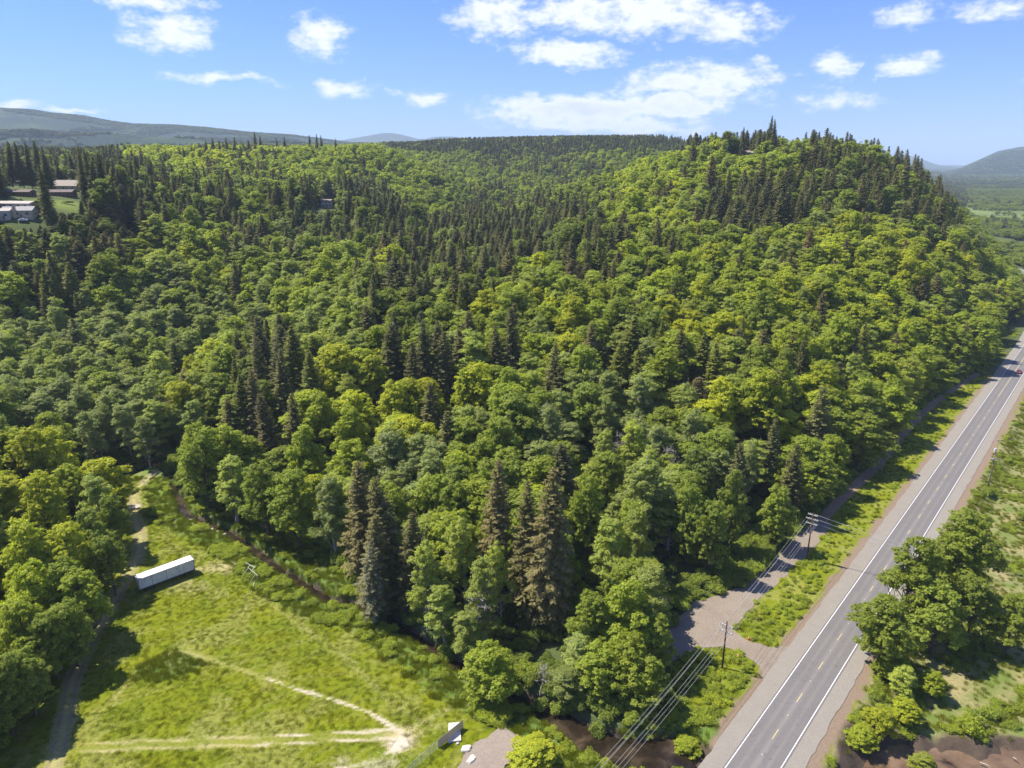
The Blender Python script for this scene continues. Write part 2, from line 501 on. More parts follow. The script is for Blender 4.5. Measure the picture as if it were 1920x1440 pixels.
class MB:
    def __init__(s):
        s.V = []; s.F = []; s.n = 0; s.T = []

    def add(s, V, F):
        s.V.append(np.asarray(V, float))
        for f in F:
            s.F.append([int(i) + s.n for i in f])
        s.n += len(V)
        return s

    def box(s, cx, cy, cz, sx, sy, sz, rz=0.0):
        V, F = box_vf(0, 0, 0, sx, sy, sz)
        c, n = math.cos(rz), math.sin(rz)
        V = np.stack([V[:, 0] * c - V[:, 1] * n + cx, V[:, 0] * n + V[:, 1] * c + cy, V[:, 2] + cz], 1)
        return s.add(V, F)

    def tube(s, pts, rad, k=8, cap=True):
        pts = [Vector(p) for p in pts]
        rad = rad if isinstance(rad, (list, tuple)) else [rad] * len(pts)
        V = []
        for i, p in enumerate(pts):
            t = (pts[min(i + 1, len(pts) - 1)] - pts[max(i - 1, 0)]).normalized()
            a = t.orthogonal().normalized() if abs(t.z) > 0.9 else t.cross(Vector((0, 0, 1))).normalized()
            b = t.cross(a)
            for j in range(k):
                an = 2 * math.pi * j / k
                V.append(p + (a * math.cos(an) + b * math.sin(an)) * rad[i])
        F = []
        for i in range(len(pts) - 1):
            for j in range(k):
                F.append((i * k + j, i * k + (j + 1) % k, (i + 1) * k + (j + 1) % k, (i + 1) * k + j))
        if cap:
            F.append(tuple(range(k - 1, -1, -1))); F.append(tuple((len(pts) - 1) * k + j for j in range(k)))
        return s.add([tuple(v) for v in V], F)

    def build(s, name, mat, parent=None, smooth=False, bevel=0.0):
        me = bpy.data.meshes.new(name)
        me.from_pydata([tuple(v) for v in np.concatenate(s.V)], [], s.F)
        me.materials.append(mat)
        if smooth:
            me.polygons.foreach_set('use_smooth', np.full(len(me.polygons), True))
        me.update()
        o = link(bpy.data.objects.new(name, me), parent)
        if bevel:
            b = o.modifiers.new('bevel', 'BEVEL'); b.width = bevel; b.segments = 2; b.limit_method = 'ANGLE'
        return o


def empty(name, loc, rz=0.0, **kw):
    o = link(bpy.data.objects.new(name, None))
    o.location = loc; o.rotation_euler = (0, 0, rz)
    o.empty_display_size = 0.5
    tag(o, **kw)
    return o


# ------------------------------------------------------------------ materials
def simple_mat(name, col, rough=0.7, var=0.15, scale=2.0, metallic=0.0, bump=0.0, col2=None, spec=0.4):
    m, nt = new_mat(name)
    tcn = N(nt, 'ShaderNodeTexCoord')
    n1 = noise(nt, tcn.outputs['Object'], scale, 5, 0.6)
    c2 = col2 if col2 else tuple(c * (1 - var * 2) for c in col)
    c = mixc(nt, ramp(nt, n1, [(0.35, 0.0), (0.68, 1.0)]), col, c2)
    b = N(nt, 'ShaderNodeBsdfPrincipled')
    L(nt, c, b.inputs['Base Color'])
    b.inputs['Roughness'].default_value = rough
    b.inputs['Metallic'].default_value = metallic
    b.inputs['Specular IOR Level'].default_value = spec
    if bump:
        bp = N(nt, 'ShaderNodeBump'); bp.inputs['Distance'].default_value = bump
        L(nt, noise(nt, tcn.outputs['Object'], scale * 4, 4, 0.6), bp.inputs['Height'])
        L(nt, bp.outputs[0], b.inputs['Normal'])
    o = N(nt, 'ShaderNodeOutputMaterial')
    L(nt, b.outputs[0], o.inputs[0])
    return m


def leaf_mat(name, stops, trans=0.35, rough=0.55, spec=0.25, tint=1.0):
    m, nt = new_mat(name)
    at_ = N(nt, 'ShaderNodeAttribute', attribute_type='INSTANCER', attribute_name='hue')
    geo = N(nt, 'ShaderNodeNewGeometry')
    oi = N(nt, 'ShaderNodeObjectInfo')
    tcn = N(nt, 'ShaderNodeTexCoord')
    n1 = noise(nt, tcn.outputs['Object'], 0.45, 2, 0.5)
    f = math_n(nt, 'ADD', at_.outputs['Fac'], math_n(nt, 'MULTIPLY', math_n(nt, 'SUBTRACT', n1, 0.5), 0.35))
    f = math_n(nt, 'ADD', f, math_n(nt, 'MULTIPLY', math_n(nt, 'SUBTRACT', geo.outputs['Random Per Island'], 0.5), 0.22), clamp=True)
    c = ramp(nt, f, stops)
    v = math_n(nt, 'ADD', 0.72, math_n(nt, 'MULTIPLY', geo.outputs['Random Per Island'], 0.5))
    v = math_n(nt, 'MULTIPLY', v, math_n(nt, 'ADD', 0.86, math_n(nt, 'MULTIPLY', oi.outputs['Random'], 0.28)))
    v = math_n(nt, 'MULTIPLY', v, tint)
    vm = N(nt, 'ShaderNodeVectorMath', operation='SCALE')
    L(nt, c, vm.inputs[0]); L(nt, v, vm.inputs['Scale'])
    b = N(nt, 'ShaderNodeBsdfPrincipled')
    L(nt, vm.outputs[0], b.inputs['Base Color'])
    b.inputs['Roughness'].default_value = rough
    b.inputs['Specular IOR Level'].default_value = spec
    t = N(nt, 'ShaderNodeBsdfTranslucent')
    tcx = mixc(nt, 1.0, vm.outputs[0], (1.18, 1.25, 0.6), 'MULTIPLY')
    L(nt, tcx, t.inputs[0])
    mx = N(nt, 'ShaderNodeMixShader'); mx.inputs[0].default_value = trans
    L(nt, b.outputs[0], mx.inputs[1]); L(nt, t.outputs[0], mx.inputs[2])
    o = N(nt, 'ShaderNodeOutputMaterial'); L(nt, mx.outputs[0], o.inputs[0])
    return m


M = {}
M['maple'] = leaf_mat('maple_leaves', [(0, (.225, .28, .065)), (.35, (.295, .35, .058)), (.65, (.365, .42, .05)), (.85, (.435, .48, .044)), (1, (.52, .52, .04))], 0.62)
M['alder'] = leaf_mat('alder_leaves', [(0, (.31, .345, .145)), (.4, (.36, .405, .12)), (.7, (.395, .445, .09)), (1, (.45, .48, .07))], 0.60)
M['fir'] = leaf_mat('fir_needles', [(0, (.15, .155, .062)), (.4, (.19, .185, .064)), (.7, (.22, .195, .073)), (1, (.24, .185, .08))], 0.34, 0.6, 0.15)
M['cedar'] = leaf_mat('cedar_sprays', [(0, (.185, .205, .05)), (.5, (.24, .255, .05)), (1, (.30, .31, .05))], 0.42, 0.6, 0.2)
M['grass'] = leaf_mat('grass_blades', [(0, (.105, .14, .008)), (.4, (.165, .19, .004)), (.75, (.22, .225, .006)), (1, (.32, .28, .05))], 0.4, 0.8, 0.04)
M['dead'] = leaf_mat('dead_twigs', [(0, (.15, .12, .09)), (.5, (.2, .13, .09)), (1, (.24, .2, .15))], 0.05, 0.8, 0.1)
M['bark'] = simple_mat('bark', (.13, .10, .075), 0.9, 0.2, 1.5, bump=0.05)
M['pale_bark'] = simple_mat('pale_bark', (.34, .31, .27), 0.9, 0.2, 1.5, bump=0.05)


# ------------------------------------------------------------------ ground sheet
def graded(lo, hi, step, far_lo, far_hi, grow=1.09, maxstep=170):
    a = list(np.arange(lo, hi + 1e-6, step))
    s = step; v = hi; up = []
    while v < far_hi:
        s = min(s * grow, maxstep); v += s; up.append(v)
    s = step; v = lo; dn = []
    while v > far_lo:
        s = min(s * grow, maxstep); v -= s; dn.append(v)
    return np.array(dn[::-1] + a + up)


xs = graded(-125, 190, 0.62, -9500, 12500)
ys = graded(82, 265, 0.62, -250, 15500)
gx, gy = np.meshgrid(xs, ys)
fxx = gx.ravel(); fyy = gy.ravel()
fz = terrain(fxx, fyy)
rd, rpos, rside = poly_dist(fxx, fyy, ROAD)
near_m = (fyy < 900) & (np.abs(fxx) < 900)
fz = fz + np.where(near_m & (rd > np.where((rside > 0) & (fyy < 260) & (fxx > 10), 36, 11)), (fbm(fxx / 0.9, fyy / 0.9, 41, 3) - 0.5) * 0.14, 0)

W = len(xs); H_ = len(ys)
idx = np.arange(W * H_).reshape(H_, W)
quads = np.stack([idx[:-1, :-1], idx[:-1, 1:], idx[1:, 1:], idx[1:, :-1]], -1).reshape(-1, 4)

warp = (fbm(fxx / 3.0, fyy / 3.0, 51, 3) - 0.5)


def path_mask(pxs, width, soft=0.8, z=0.0, wamp=1.0):
    P = [at(a_, b_, z) for a_, b_ in pxs]
    d, _, _ = poly_dist(fxx, fyy, P)
    return 1 - sstep(width - soft, width + soft, d + warp * wamp)


sel = np.where((fyy < 330) & (fxx > -260) & (fxx < 330))[0]
allx, ally = fxx, fyy
fxx, fyy, warp_all = allx[sel], ally[sel], warp
warp = warp[sel]
T1 = [(60, 1560), (100, 1440), (118, 1370), (135, 1280), (165, 1205), (200, 1150), (232, 1092), (258, 1045), (264, 1010), (250, 960), (252, 925), (275, 898), (300, 880)]
T2 = [(100, 1405), (300, 1395), (480, 1389), (600, 1383), (745, 1376)]
T3 = [(340, 1220), (420, 1245), (500, 1272), (560, 1293), (620, 1310), (690, 1335), (750, 1370), (752, 1400), (700, 1425), (630, 1445), (560, 1480)]
T4 = [(90, 1470), (150, 1385), (200, 1325), (245, 1275), (300, 1235), (380, 1190), (460, 1140), (490, 1112)]
T5 = [(480, 1108), (545, 1160), (640, 1225), (700, 1285), (765, 1340), (830, 1365)]
T6 = [(745, 1378), (800, 1350), (840, 1330)]


def offset_path(pxs, off):
    P = np.array([at(a_, b_) for a_, b_ in pxs])
    t = np.gradient(P, axis=0); t /= np.linalg.norm(t, axis=1)[:, None]
    return P + np.stack([t[:, 1], -t[:, 0]], 1) * off


def wmask(P, width, soft=0.5, wamp=0.8):
    d, _, _ = poly_dist(fxx, fyy, P)
    return 1 - sstep(width - soft, width + soft, d + warp * wamp)


dirt = np.zeros(len(sel)); dry = np.zeros(len(sel)); lush = np.zeros(len(sel)); dark = np.zeros(len(sel))
for o_ in (-0.95, 0.95):
    dirt = np.maximum(dirt, 0.85 * wmask(offset_path(T1, o_), 0.32, 0.4))
    dry = np.maximum(dry, 0.75 * wmask(offset_path(T2, o_), 0.30, 0.45))
dry = np.maximum(dry, 0.6 * path_mask(T1, 2.0, 1.6))
dry = np.maximum(dry, 0.22 * path_mask(T2, 1.8, 1.2))
for T, w_, a_ in ((T3, .32, .55), (T4, .6, .36), (T5, 0.6, .36), (T6, .5, .5)):
    dry = np.maximum(dry, a_ * path_mask(T, w_, 0.6))
    dry = np.maximum(dry, 0.18 * path_mask(T, w_ + 1.2, 1.5))
pale = np.zeros(len(sel))
pale = np.maximum(pale, 0.75 * path_mask(T3[2:], .3, 0.35))
pale = np.maximum(pale, 0.65 * (wmask(offset_path(T2[2:], .95), 0.2, 0.3) + wmask(offset_path(T2[2:], -.95), 0.2, 0.3)))


def spot(px_, py_, r, soft=2.0, wamp=3.0, sx=1.0):
    X_, Y_ = at(px_, py_)
    d = np.hypot((fxx - X_) / sx, fyy - Y_)
    return 1 - sstep(r - soft, r + soft, d + warp * wamp)


dry = np.maximum(dry, 0.75 * spot(410, 1062, 3.0, 2.5, 4, 1.6))
dry = np.maximum(dry, 0.5 * spot(355, 1100, 3.0, 2.5, 4, 1.6))
dry = np.maximum(dry, 0.5 * spot(250, 975, 2.0, 1.5, 3))
pale = np.maximum(pale, 0.7 * spot(255, 949, 1.4, .7, 2, 1.5))
pale = np.maximum(pale, 0.8 * spot(750, 1395, 1.7, 1.2, 3))
dry = np.maximum(dry, 0.8 * spot(750, 1385, 3.0, 2.0, 4))
pale = np.maximum(pale, 0.5 * spot(700, 1428, 1.5, 1.2, 3, 2.5))
lush = np.maximum(lush, 0.9 * spot(315, 1250, 4.0, 1.4, 2.5, 1.5))
# rough bank along the creek
dc, pc, sdc = poly_dist(fxx, fyy, CREEK)
lush = np.maximum(lush, 0.85 * (1 - sstep(7, 11, dc + warp * 3)))
big = fbm(fxx / 9.0, fyy / 9.0, 61, 3)
lush = np.maximum(lush, 0.22 * sstep(0.5, 0.62, big))
dry = np.maximum(dry, 0.26 * sstep(0.5, 0.66, fbm(fxx / 7.0, fyy / 7.0, 63, 4)))
# mowing and tyre streaks
st_ = fbm((fxx * 0.9 + fyy * 0.35) / 9, (fyy * 0.9 - fxx * 0.35) / 0.9, 71, 3)
dry = np.maximum(dry, 0.20 * sstep(0.5, 0.66, st_))
# creek bed and mud
cwn = np.interp(pc, np.arange(len(CREEK)), CREEK_W)
mud = 1 - sstep(0.0, 1.0, dc - cwn + warp * 1.2)
dp_, _, _ = poly_dist(fxx, fyy, np.vstack([POND, POND[:1]]))
sdp = np.where(inside(fxx, fyy, POND), -dp_, dp_)
mud = np.maximum(mud, 1 - sstep(0.0, 3.0, sdp + warp * 5))
# road verges: brown needle litter beside the shoulders
rdn = rd[sel]; rsn = rside[sel]
verge = .9 * (1 - sstep(8.0, 9.8, rdn + warp * 2.4))
dirt = np.maximum(dirt, verge)
# forest floor
opn = inside(fxx, fyy, OPEN_POLY)
dop, _, _ = poly_dist(fxx, fyy, OPEN_POLY[:42])
forest = np.where(opn, 1 - sstep(0.0, 2.5, dop + warp * 3), 1.0)
creekside_open = (dc < 9)
marsh = np.where(opn & (rsn < 0) & (rdn > 9), 1.0, 0.0)

n = W * H_
m1 = np.zeros((n, 4), np.float32); m2 = np.zeros((n, 4), np.float32); m3 = np.zeros((n, 4), np.float32)
m2[:, 0] = 1.0
m1[sel, 0] = np.clip(dirt, 0, 1); m1[sel, 1] = np.clip(dry, 0, 1); m1[sel, 2] = np.clip(lush, 0, 1); m1[sel, 3] = 1
m2[sel, 0] = forest; m2[sel, 1] = mud; m2[sel, 2] = marsh; m2[sel, 3] = 1
m3[sel, 0] = np.clip(pale, 0, 1)
fxx, fyy = allx, ally
ratio = fxx / np.maximum(fyy, 50)
# meadow on the flood plain, river bars, house lawns
MEADOW = (ratio > 0.50) & (fyy > 1130) & (fyy < 1750) & (fz < 6)
m3[:, 1] = np.where(MEADOW, 1, 0)
riv = np.abs(fyy - (3050 + 120 * np.sin(fxx / 500.0)))
m3[:, 2] = np.where((ratio > 0.5) & (fz < 3) & (((riv < 110) & (ratio < .66)) | ((np.abs(fyy - 4650) < 150) & (ratio < .63))), 1, 0)
lawn = ((fxx + 271) / 24.0) ** 2 + ((fyy - 447) / 13.0) ** 2 < 1.0
m3[:, 1] = np.where(lawn, 0.8, m3[:, 1])
m2[:, 0] = np.where(lawn | (m3[:, 1] > 0.1) | (m3[:, 2] > 0.1), 0, m2[:, 0])
m3[:, 3] = 1

gmat, nt = new_mat('ground_cover')
A1 = N(nt, 'ShaderNodeAttribute', attribute_name='cover_a'); A2 = N(nt, 'ShaderNodeAttribute', attribute_name='cover_b'); A3 = N(nt, 'ShaderNodeAttribute', attribute_name='cover_c')
S1 = N(nt, 'ShaderNodeSeparateColor'); S2 = N(nt, 'ShaderNodeSeparateColor'); S3 = N(nt, 'ShaderNodeSeparateColor')
L(nt, A1.outputs['Color'], S1.inputs[0]); L(nt, A2.outputs['Color'], S2.inputs[0]); L(nt, A3.outputs['Color'], S3.inputs[0])
tcn = N(nt, 'ShaderNodeTexCoord'); P_ = tcn.outputs['Object']
nf = noise(nt, P_, 1.6, 6, 0.65); nm = noise(nt, P_, 0.16, 5, 0.6); nl = noise(nt, P_, 0.02, 4, 0.6); nff = noise(nt, P_, 7.0, 3, 0.7)
gr = ramp(nt, nm, [(0.30, (.125, .155, .004)), (0.48, (.155, .178, .003)), (0.62, (.182, .193, .004)), (0.8, (.215, .20, .007))])
gr = mixc(nt, ramp(nt, nf, [(0.35, 0.0), (0.7, 0.4)]), gr, (.10, .16, .008))
gr = mixc(nt, ramp(nt, nff, [(0.45, 0.0), (0.75, 0.35)]), gr, (.24, .26, .02))


def with_break(fac, amt=0.5):
    return math_n(nt, 'MULTIPLY', math_n(nt, 'SUBTRACT', math_n(nt, 'ADD', fac, math_n(nt, 'MULTIPLY', math_n(nt, 'SUBTRACT', nf, 0.5), amt)), 0.12), 1.35, clamp=True)


gr = mixc(nt, with_break(S1.outputs[2]), gr, mixc(nt, nf, (.075, .13, .02), (.15, .215, .04)))
gr = mixc(nt, with_break(S1.outputs[1], 0.9), gr, mixc(nt, nf, (.34, .30, .12), (.47, .40, .22)))
marshc = mixc(nt, ramp(nt, nm, [(0.35, 0.0), (0.62, 1.0)]), (.12, .17, .03), (.32, .26, .13))
marshc = mixc(nt, ramp(nt, nf, [(0.4, 0.0), (0.7, 0.6)]), marshc, (.11, .15, .03))
gr = mixc(nt, S2.outputs[2], gr, marshc)
gr = mixc(nt, with_break(S1.outputs[0], 0.6), gr, mixc(nt, nf, (.155, .107, .070), (.28, .213, .155)))
gr = mixc(nt, with_break(S3.outputs[0], 0.7), gr, (.52, .45, .36))
floorc = mixc(nt, nf, (.045, .07, .02), (.11, .13, .045))
gr = mixc(nt, S2.outputs[0], gr, floorc)
gr = mixc(nt, with_break(S2.outputs[1], 0.3), gr, mixc(nt, nf, (.045, .034, .025), (.115, .085, .06)))
# far wooded land, meadows, river bars
cd = N(nt, 'ShaderNodeSeparateXYZ'); L(nt, P_, cd.inputs[0])
fard = math_n(nt, 'MULTIPLY', math_n(nt, 'SUBTRACT', cd.outputs[1], 1700.0), 0.0012, clamp=True)
nfar = noise(nt, P_, 0.0022, 6, 0.62); nfar2 = noise(nt, P_, 0.011, 7, 0.75)
farc = ramp(nt, nfar, [(0.34, (.018, .032, .018)), (0.5, (.026, .044, .020)), (0.57, (.055, .085, .026)), (0.66, (.085, .115, .04)), (.74, (.12, .115, .07))])
farc = mixc(nt, ramp(nt, nfar2, [(0.38, 0.0), (0.62, 0.85)]), farc, (.02, .034, .018))
gr = mixc(nt, math_n(nt, 'MULTIPLY', fard, S2.outputs[0]), gr, farc)
mead = mixc(nt, ramp(nt, noise(nt, P_, 0.01, 5, 0.6), [(0.35, 0.0), (0.65, 1.0)]), (.085, .13, .03), (.15, .185, .05))
gr = mixc(nt, S3.outputs[1], gr, mead)
gr = mixc(nt, S3.outputs[2], gr, (.52, .55, .55))
b = N(nt, 'ShaderNodeBsdfPrincipled'); L(nt, gr, b.inputs['Base Color']); b.inputs['Roughness'].default_value = 0.95
b.inputs['Specular IOR Level'].default_value = 0.15
bp = N(nt, 'ShaderNodeBump'); bp.inputs['Distance'].default_value = 0.25; bp.inputs['Strength'].default_value = 0.8
L(nt, noise(nt, P_, 2.6, 6, 0.7), bp.inputs['Height'])
bp2 = N(nt, 'ShaderNodeBump'); bp2.inputs['Distance'].default_value = 14.0
L(nt, fard, bp2.inputs['Strength'])
L(nt, noise(nt, P_, 0.035, 6, 0.75), bp2.inputs['Height']); L(nt, bp.outputs[0], bp2.inputs['Normal'])
L(nt, bp2.outputs[0], b.inputs['Normal'])
o = N(nt, 'ShaderNodeOutputMaterial'); L(nt, b.outputs[0], o.inputs[0])

gme = mesh_np('ground', np.stack([fxx, fyy, fz], 1), quads, [gmat], smooth=True)
for nme, arr in (('cover_a', m1), ('cover_b', m2), ('cover_c', m3)):
    ca = gme.color_attributes.new(nme, 'FLOAT_COLOR', 'POINT')
    ca.data.foreach_set('color', arr.ravel())
ground = link(bpy.data.objects.new('ground', gme)); tag(ground, kind='structure')

# ------------------------------------------------------------------ water
wm, nt = new_mat('brown_water')
tcn = N(nt, 'ShaderNodeTexCoord')
n1 = noise(nt, tcn.outputs['Object'], 0.22, 5, 0.6, 0.6)
c = ramp(nt, n1, [(0.35, (.010, .007, .004)), (0.52, (.026, .018, .011)), (0.64, (.060, .042, .026)), (0.78, (.11, .078, .048))])
b = N(nt, 'ShaderNodeBsdfPrincipled'); L(nt, c, b.inputs['Base Color'])
b.inputs['Roughness'].default_value = 0.12; b.inputs['IOR'].default_value = 1.33; b.inputs['Specular IOR Level'].default_value = 0.5
bp = N(nt, 'ShaderNodeBump'); bp.inputs['Distance'].default_value = 0.04
L(nt, noise(nt, tcn.outputs['Object'], 3.5, 4, 0.6), bp.inputs['Height']); L(nt, bp.outputs[0], b.inputs['Normal'])
o = N(nt, 'ShaderNodeOutputMaterial'); L(nt, b.outputs[0], o.inputs[0])

P = CREEK; t = np.gradient(P, axis=0); t /= np.linalg.norm(t, axis=1)[:, None]
nr = np.stack([t[:, 1], -t[:, 0]], 1)
s_old = np.arange(len(P)); s_new = np.linspace(0, len(P) - 1, 120)
Pi = np.stack([np.interp(s_new, s_old, P[:, k]) for k in (0, 1)], 1); Ni = np.stack([np.interp(s_new, s_old, nr[:, k]) for k in (0, 1)], 1)
Wi = np.interp(s_new, s_old, CREEK_W) + 1.3
Lf = Pi - Ni * Wi[:, None]; Rt = Pi + Ni * Wi[:, None]
V = np.concatenate([np.column_stack([Lf, np.full(120, -1.75)]), np.column_stack([Rt, np.full(120, -1.75)])])
F = np.array([(i, 120 + i, 121 + i, i + 1) for i in range(119)])
creek = link(bpy.data.objects.new('creek_water', mesh_np('creek_water', V, F, [wm]))); tag(creek, kind='structure')
me = bpy.data.meshes.new('pond_water')
cpx, cpy = POND.mean(0)
wm2 = wm.copy(); wm2.name = 'muddy_pond_water'
for n_ in wm2.node_tree.nodes:
    if n_.type == 'VALTORGB':
        for e_, c_ in zip(n_.color_ramp.elements, ((.02, .013, .008), (.11, .07, .042), (.17, .112, .07), (.21, .145, .092))):
            e_.color = (*c_, 1)
        n_.color_ramp.elements[0].position = .30; n_.color_ramp.elements[1].position = .42
me.from_pydata([(cpx + (x - cpx) * 1.06, cpy + (y - cpy) * 1.06, -3.05) for x, y in POND], [], [tuple(range(len(POND)))])
me.materials.append(wm2)
pond = link(bpy.data.objects.new('pond_water', me)); tag(pond, kind='structure')


# ------------------------------------------------------------------ road
def ribbon(name, line, a, b_, z, mat, kind='structure', parent=None, wob=0.0, seed=0):
    """strip between lateral offsets a and b (right positive) of a line"""
    P = np.array(line, float)
    seg = np.linalg.norm(np.diff(P, axis=0), axis=1); s = np.concatenate([[0], np.cumsum(seg)])
    nS = max(2, int(s[-1] / 1.5))
    si = np.linspace(0, s[-1], nS)
    Q = np.stack([np.interp(si, s, P[:, k]) for k in (0, 1)], 1)
    t = np.gradient(Q, axis=0); t /= np.linalg.norm(t, axis=1)[:, None]
    nn = np.stack([t[:, 1], -t[:, 0]], 1)
    K = 5
    cols = []
    for j in range(K):
        off = a + (b_ - a) * j / (K - 1)
        o_ = np.full(nS, off)
        if wob and j == 0: o_ = o_ + (fbm(si / 2.0, si * 0 + seed, 5, 3) - 0.5) * wob * 2
        if wob and j == K - 1: o_ = o_ + (fbm(si / 2.0, si * 0 + seed + 9, 6, 3) - 0.5) * wob * 2
        cols.append(Q + nn * o_[:, None])
    V = np.concatenate([np.column_stack([c_, np.full(nS, z)]) for c_ in cols])
    F = np.array([(j * nS + i, (j + 1) * nS + i, (j + 1) * nS + i + 1, j * nS + i + 1) for j in range(K - 1) for i in range(nS - 1)])
    me = mesh_np(name, V, F, [mat])
    uv = me.uv_layers.new(name='across')
    us = np.repeat([a + (b_ - a) * j / (K - 1) for j in range(K)], nS); vs = np.tile(si, K)
    li = np.empty(len(me.loops), np.int32); me.loops.foreach_get('vertex_index', li)
    uv.data.foreach_set('uv', np.stack([us[li], vs[li]], 1).astype(np.float32).ravel())
    o_ = link(bpy.data.objects.new(name, me), parent)
    if kind: tag(o_, kind=kind)
    return o_


am, nt = new_mat('asphalt')
uvn = N(nt, 'ShaderNodeUVMap', uv_map='across'); sp = N(nt, 'ShaderNodeSeparateXYZ'); L(nt, uvn.outputs[0], sp.inputs[0])
tcn = N(nt, 'ShaderNodeTexCoord')
n1 = noise(nt, tcn.outputs['Object'], 1.2, 5, 0.7); n2 = noise(nt, tcn.outputs['Object'], 18.0, 3, 0.7)
mp = N(nt, 'ShaderNodeMapping'); mp.inputs['Scale'].default_value = (2.5, 0.06, 1); L(nt, uvn.outputs[0], mp.inputs[0])
n3 = noise(nt, mp.outputs[0], 1.0, 4, 0.6)
xa = math_n(nt, 'ABSOLUTE', sp.outputs[0])
lc = math_n(nt, 'ABSOLUTE', math_n(nt, 'SUBTRACT', xa, 1.85))
lane_mid = math_n(nt, 'SUBTRACT', 1.0, math_n(nt, 'MULTIPLY', lc, 1.9), clamp=True)
mid = math_n(nt, 'SUBTRACT', 1.0, math_n(nt, 'MULTIPLY', xa, 1.3), clamp=True)
pl = math_n(nt, 'ADD', math_n(nt, 'MULTIPLY', lane_mid, 0.42), math_n(nt, 'MULTIPLY', mid, 0.75), clamp=True)
pl = math_n(nt, 'ADD', pl, math_n(nt, 'MULTIPLY', math_n(nt, 'SUBTRACT', n3, 0.5), 0.55), clamp=True)
c = mixc(nt, pl, (.146, .133, .126), (.225, .208, .184))
c = mixc(nt, ramp(nt, n2, [(0.3, 0.0), (0.7, 0.3)]), c, (.08, .076, .076))
c = mixc(nt, ramp(nt, n1, [(0.45, 0.0), (0.75, 0.25)]), c, (.20, .19, .175))
vo = N(nt, 'ShaderNodeTexVoronoi', feature='DISTANCE_TO_EDGE'); vo.inputs['Scale'].default_value = 0.16
wv = N(nt, 'ShaderNodeVectorMath', operation='ADD'); nz = N(nt, 'ShaderNodeTexNoise'); nz.inputs['Scale'].default_value = .6; L(nt, tcn.outputs['Object'], nz.inputs['Vector'])
sc_ = N(nt, 'ShaderNodeVectorMath', operation='SCALE'); sc_.inputs['Scale'].default_value = 3.0; L(nt, nz.outputs['Color'], sc_.inputs[0])
L(nt, tcn.outputs['Object'], wv.inputs[0]); L(nt, sc_.outputs[0], wv.inputs[1]); L(nt, wv.outputs[0], vo.inputs['Vector'])
crk = math_n(nt, 'MULTIPLY', math_n(nt, 'LESS_THAN', vo.outputs[0], 0.009), ramp(nt, n1, [(.4, 0.0), (.6, .55)]))
c = mixc(nt, crk, c, (.06, .055, .05))
c = mixc(nt, ramp(nt, noise(nt, tcn.outputs['Object'], 0.09, 4, .6), [(.5, 0.0), (.6, .22)]), c, (.12, .11, .105))
b = N(nt, 'ShaderNodeBsdfPrincipled'); L(nt, c, b.inputs['Base Color']); b.inputs['Roughness'].default_value = 0.85
o = N(nt, 'ShaderNodeOutputMaterial'); L(nt, b.outputs[0], o.inputs[0])


def gravel_mat(name, c1, c2, c3, scale=1.0, speck=.3):
    m, nt = new_mat(name)
    tcn = N(nt, 'ShaderNodeTexCoord')
    n1 = noise(nt, tcn.outputs['Object'], 0.25 * scale, 5, 0.6); n2 = noise(nt, tcn.outputs['Object'], 5.0 * scale, 5, 0.75)
    vo = N(nt, 'ShaderNodeTexVoronoi'); vo.inputs['Scale'].default_value = 4.0 * scale; L(nt, tcn.outputs['Object'], vo.inputs['Vector'])
    c = mixc(nt, ramp(nt, n1, [(0.35, 0.0), (0.65, 1.0)]), c1, c2)
    c = mixc(nt, ramp(nt, n2, [(0.35, 0.0), (0.7, 0.8)]), c, c3)
    vc = N(nt, 'ShaderNodeSeparateColor'); L(nt, vo.outputs['Color'], vc.inputs[0])
    c = mixc(nt, speck, c, mixc(nt, vc.outputs[0], tuple(q * 0.5 for q in c1), tuple(min(1, q * 1.5) for q in c1)))
    b = N(nt, 'ShaderNodeBsdfPrincipled'); L(nt, c, b.inputs['Base Color']); b.inputs['Roughness'].default_value = 0.95
    bp = N(nt, 'ShaderNodeBump'); bp.inputs['Distance'].default_value = 0.08; L(nt, vo.outputs['Distance'], bp.inputs['Height']); L(nt, bp.outputs[0], b.inputs['Normal'])
    o = N(nt, 'ShaderNodeOutputMaterial'); L(nt, b.outputs[0], o.inputs[0])
    return m


M['shoulder'] = gravel_mat('road_shoulder_gravel', (.235, .21, .174), (.262, .234, .194), (.21, .188, .157), 1.2, .12)
M['drive'] = gravel_mat('driveway_gravel', (.225, .18, .135), (.17, .13, .095), (.26, .22, .175), 0.8, .12)
M['path'] = gravel_mat('dirt_track', (.26, .17, .105), (.32, .23, .16), (.18, .12, .075), 0.8, .15)
M['pad'] = gravel_mat('gravel_pad', (.25, .20, .165), (.28, .23, .18), (.20, .165, .135), 0.8, .2)
M['white_paint'] = simple_mat('white_road_paint', (.80, .80, .78), 0.6, 0.12, 3.0)
M['yellow_paint'] = simple_mat('yellow_road_paint', (.66, .50, .16), 0.6, 0.10, 3.0, col2=(.42, .36, .22))

road = ribbon('road', ROAD, -4.0, 4.0, 0.12, am)
ribbon('road_shoulder', ROAD, -7.3, -3.8, 0.09, M['shoulder'], wob=0.35, seed=1)
ribbon('road_shoulder', ROAD, 3.8, 6.8, 0.09, M['shoulder'], wob=0.35, seed=2)
ribbon('edge_line', ROAD, -3.72, -3.58, 0.135, M['white_paint'], kind=None, parent=road)
ribbon('edge_line', ROAD, 3.58, 3.72, 0.135, M['white_paint'], kind=None, parent=road)
seg = np.linalg.norm(np.diff(ROAD, axis=0), axis=1); sroad = np.concatenate([[0], np.cumsum(seg)])


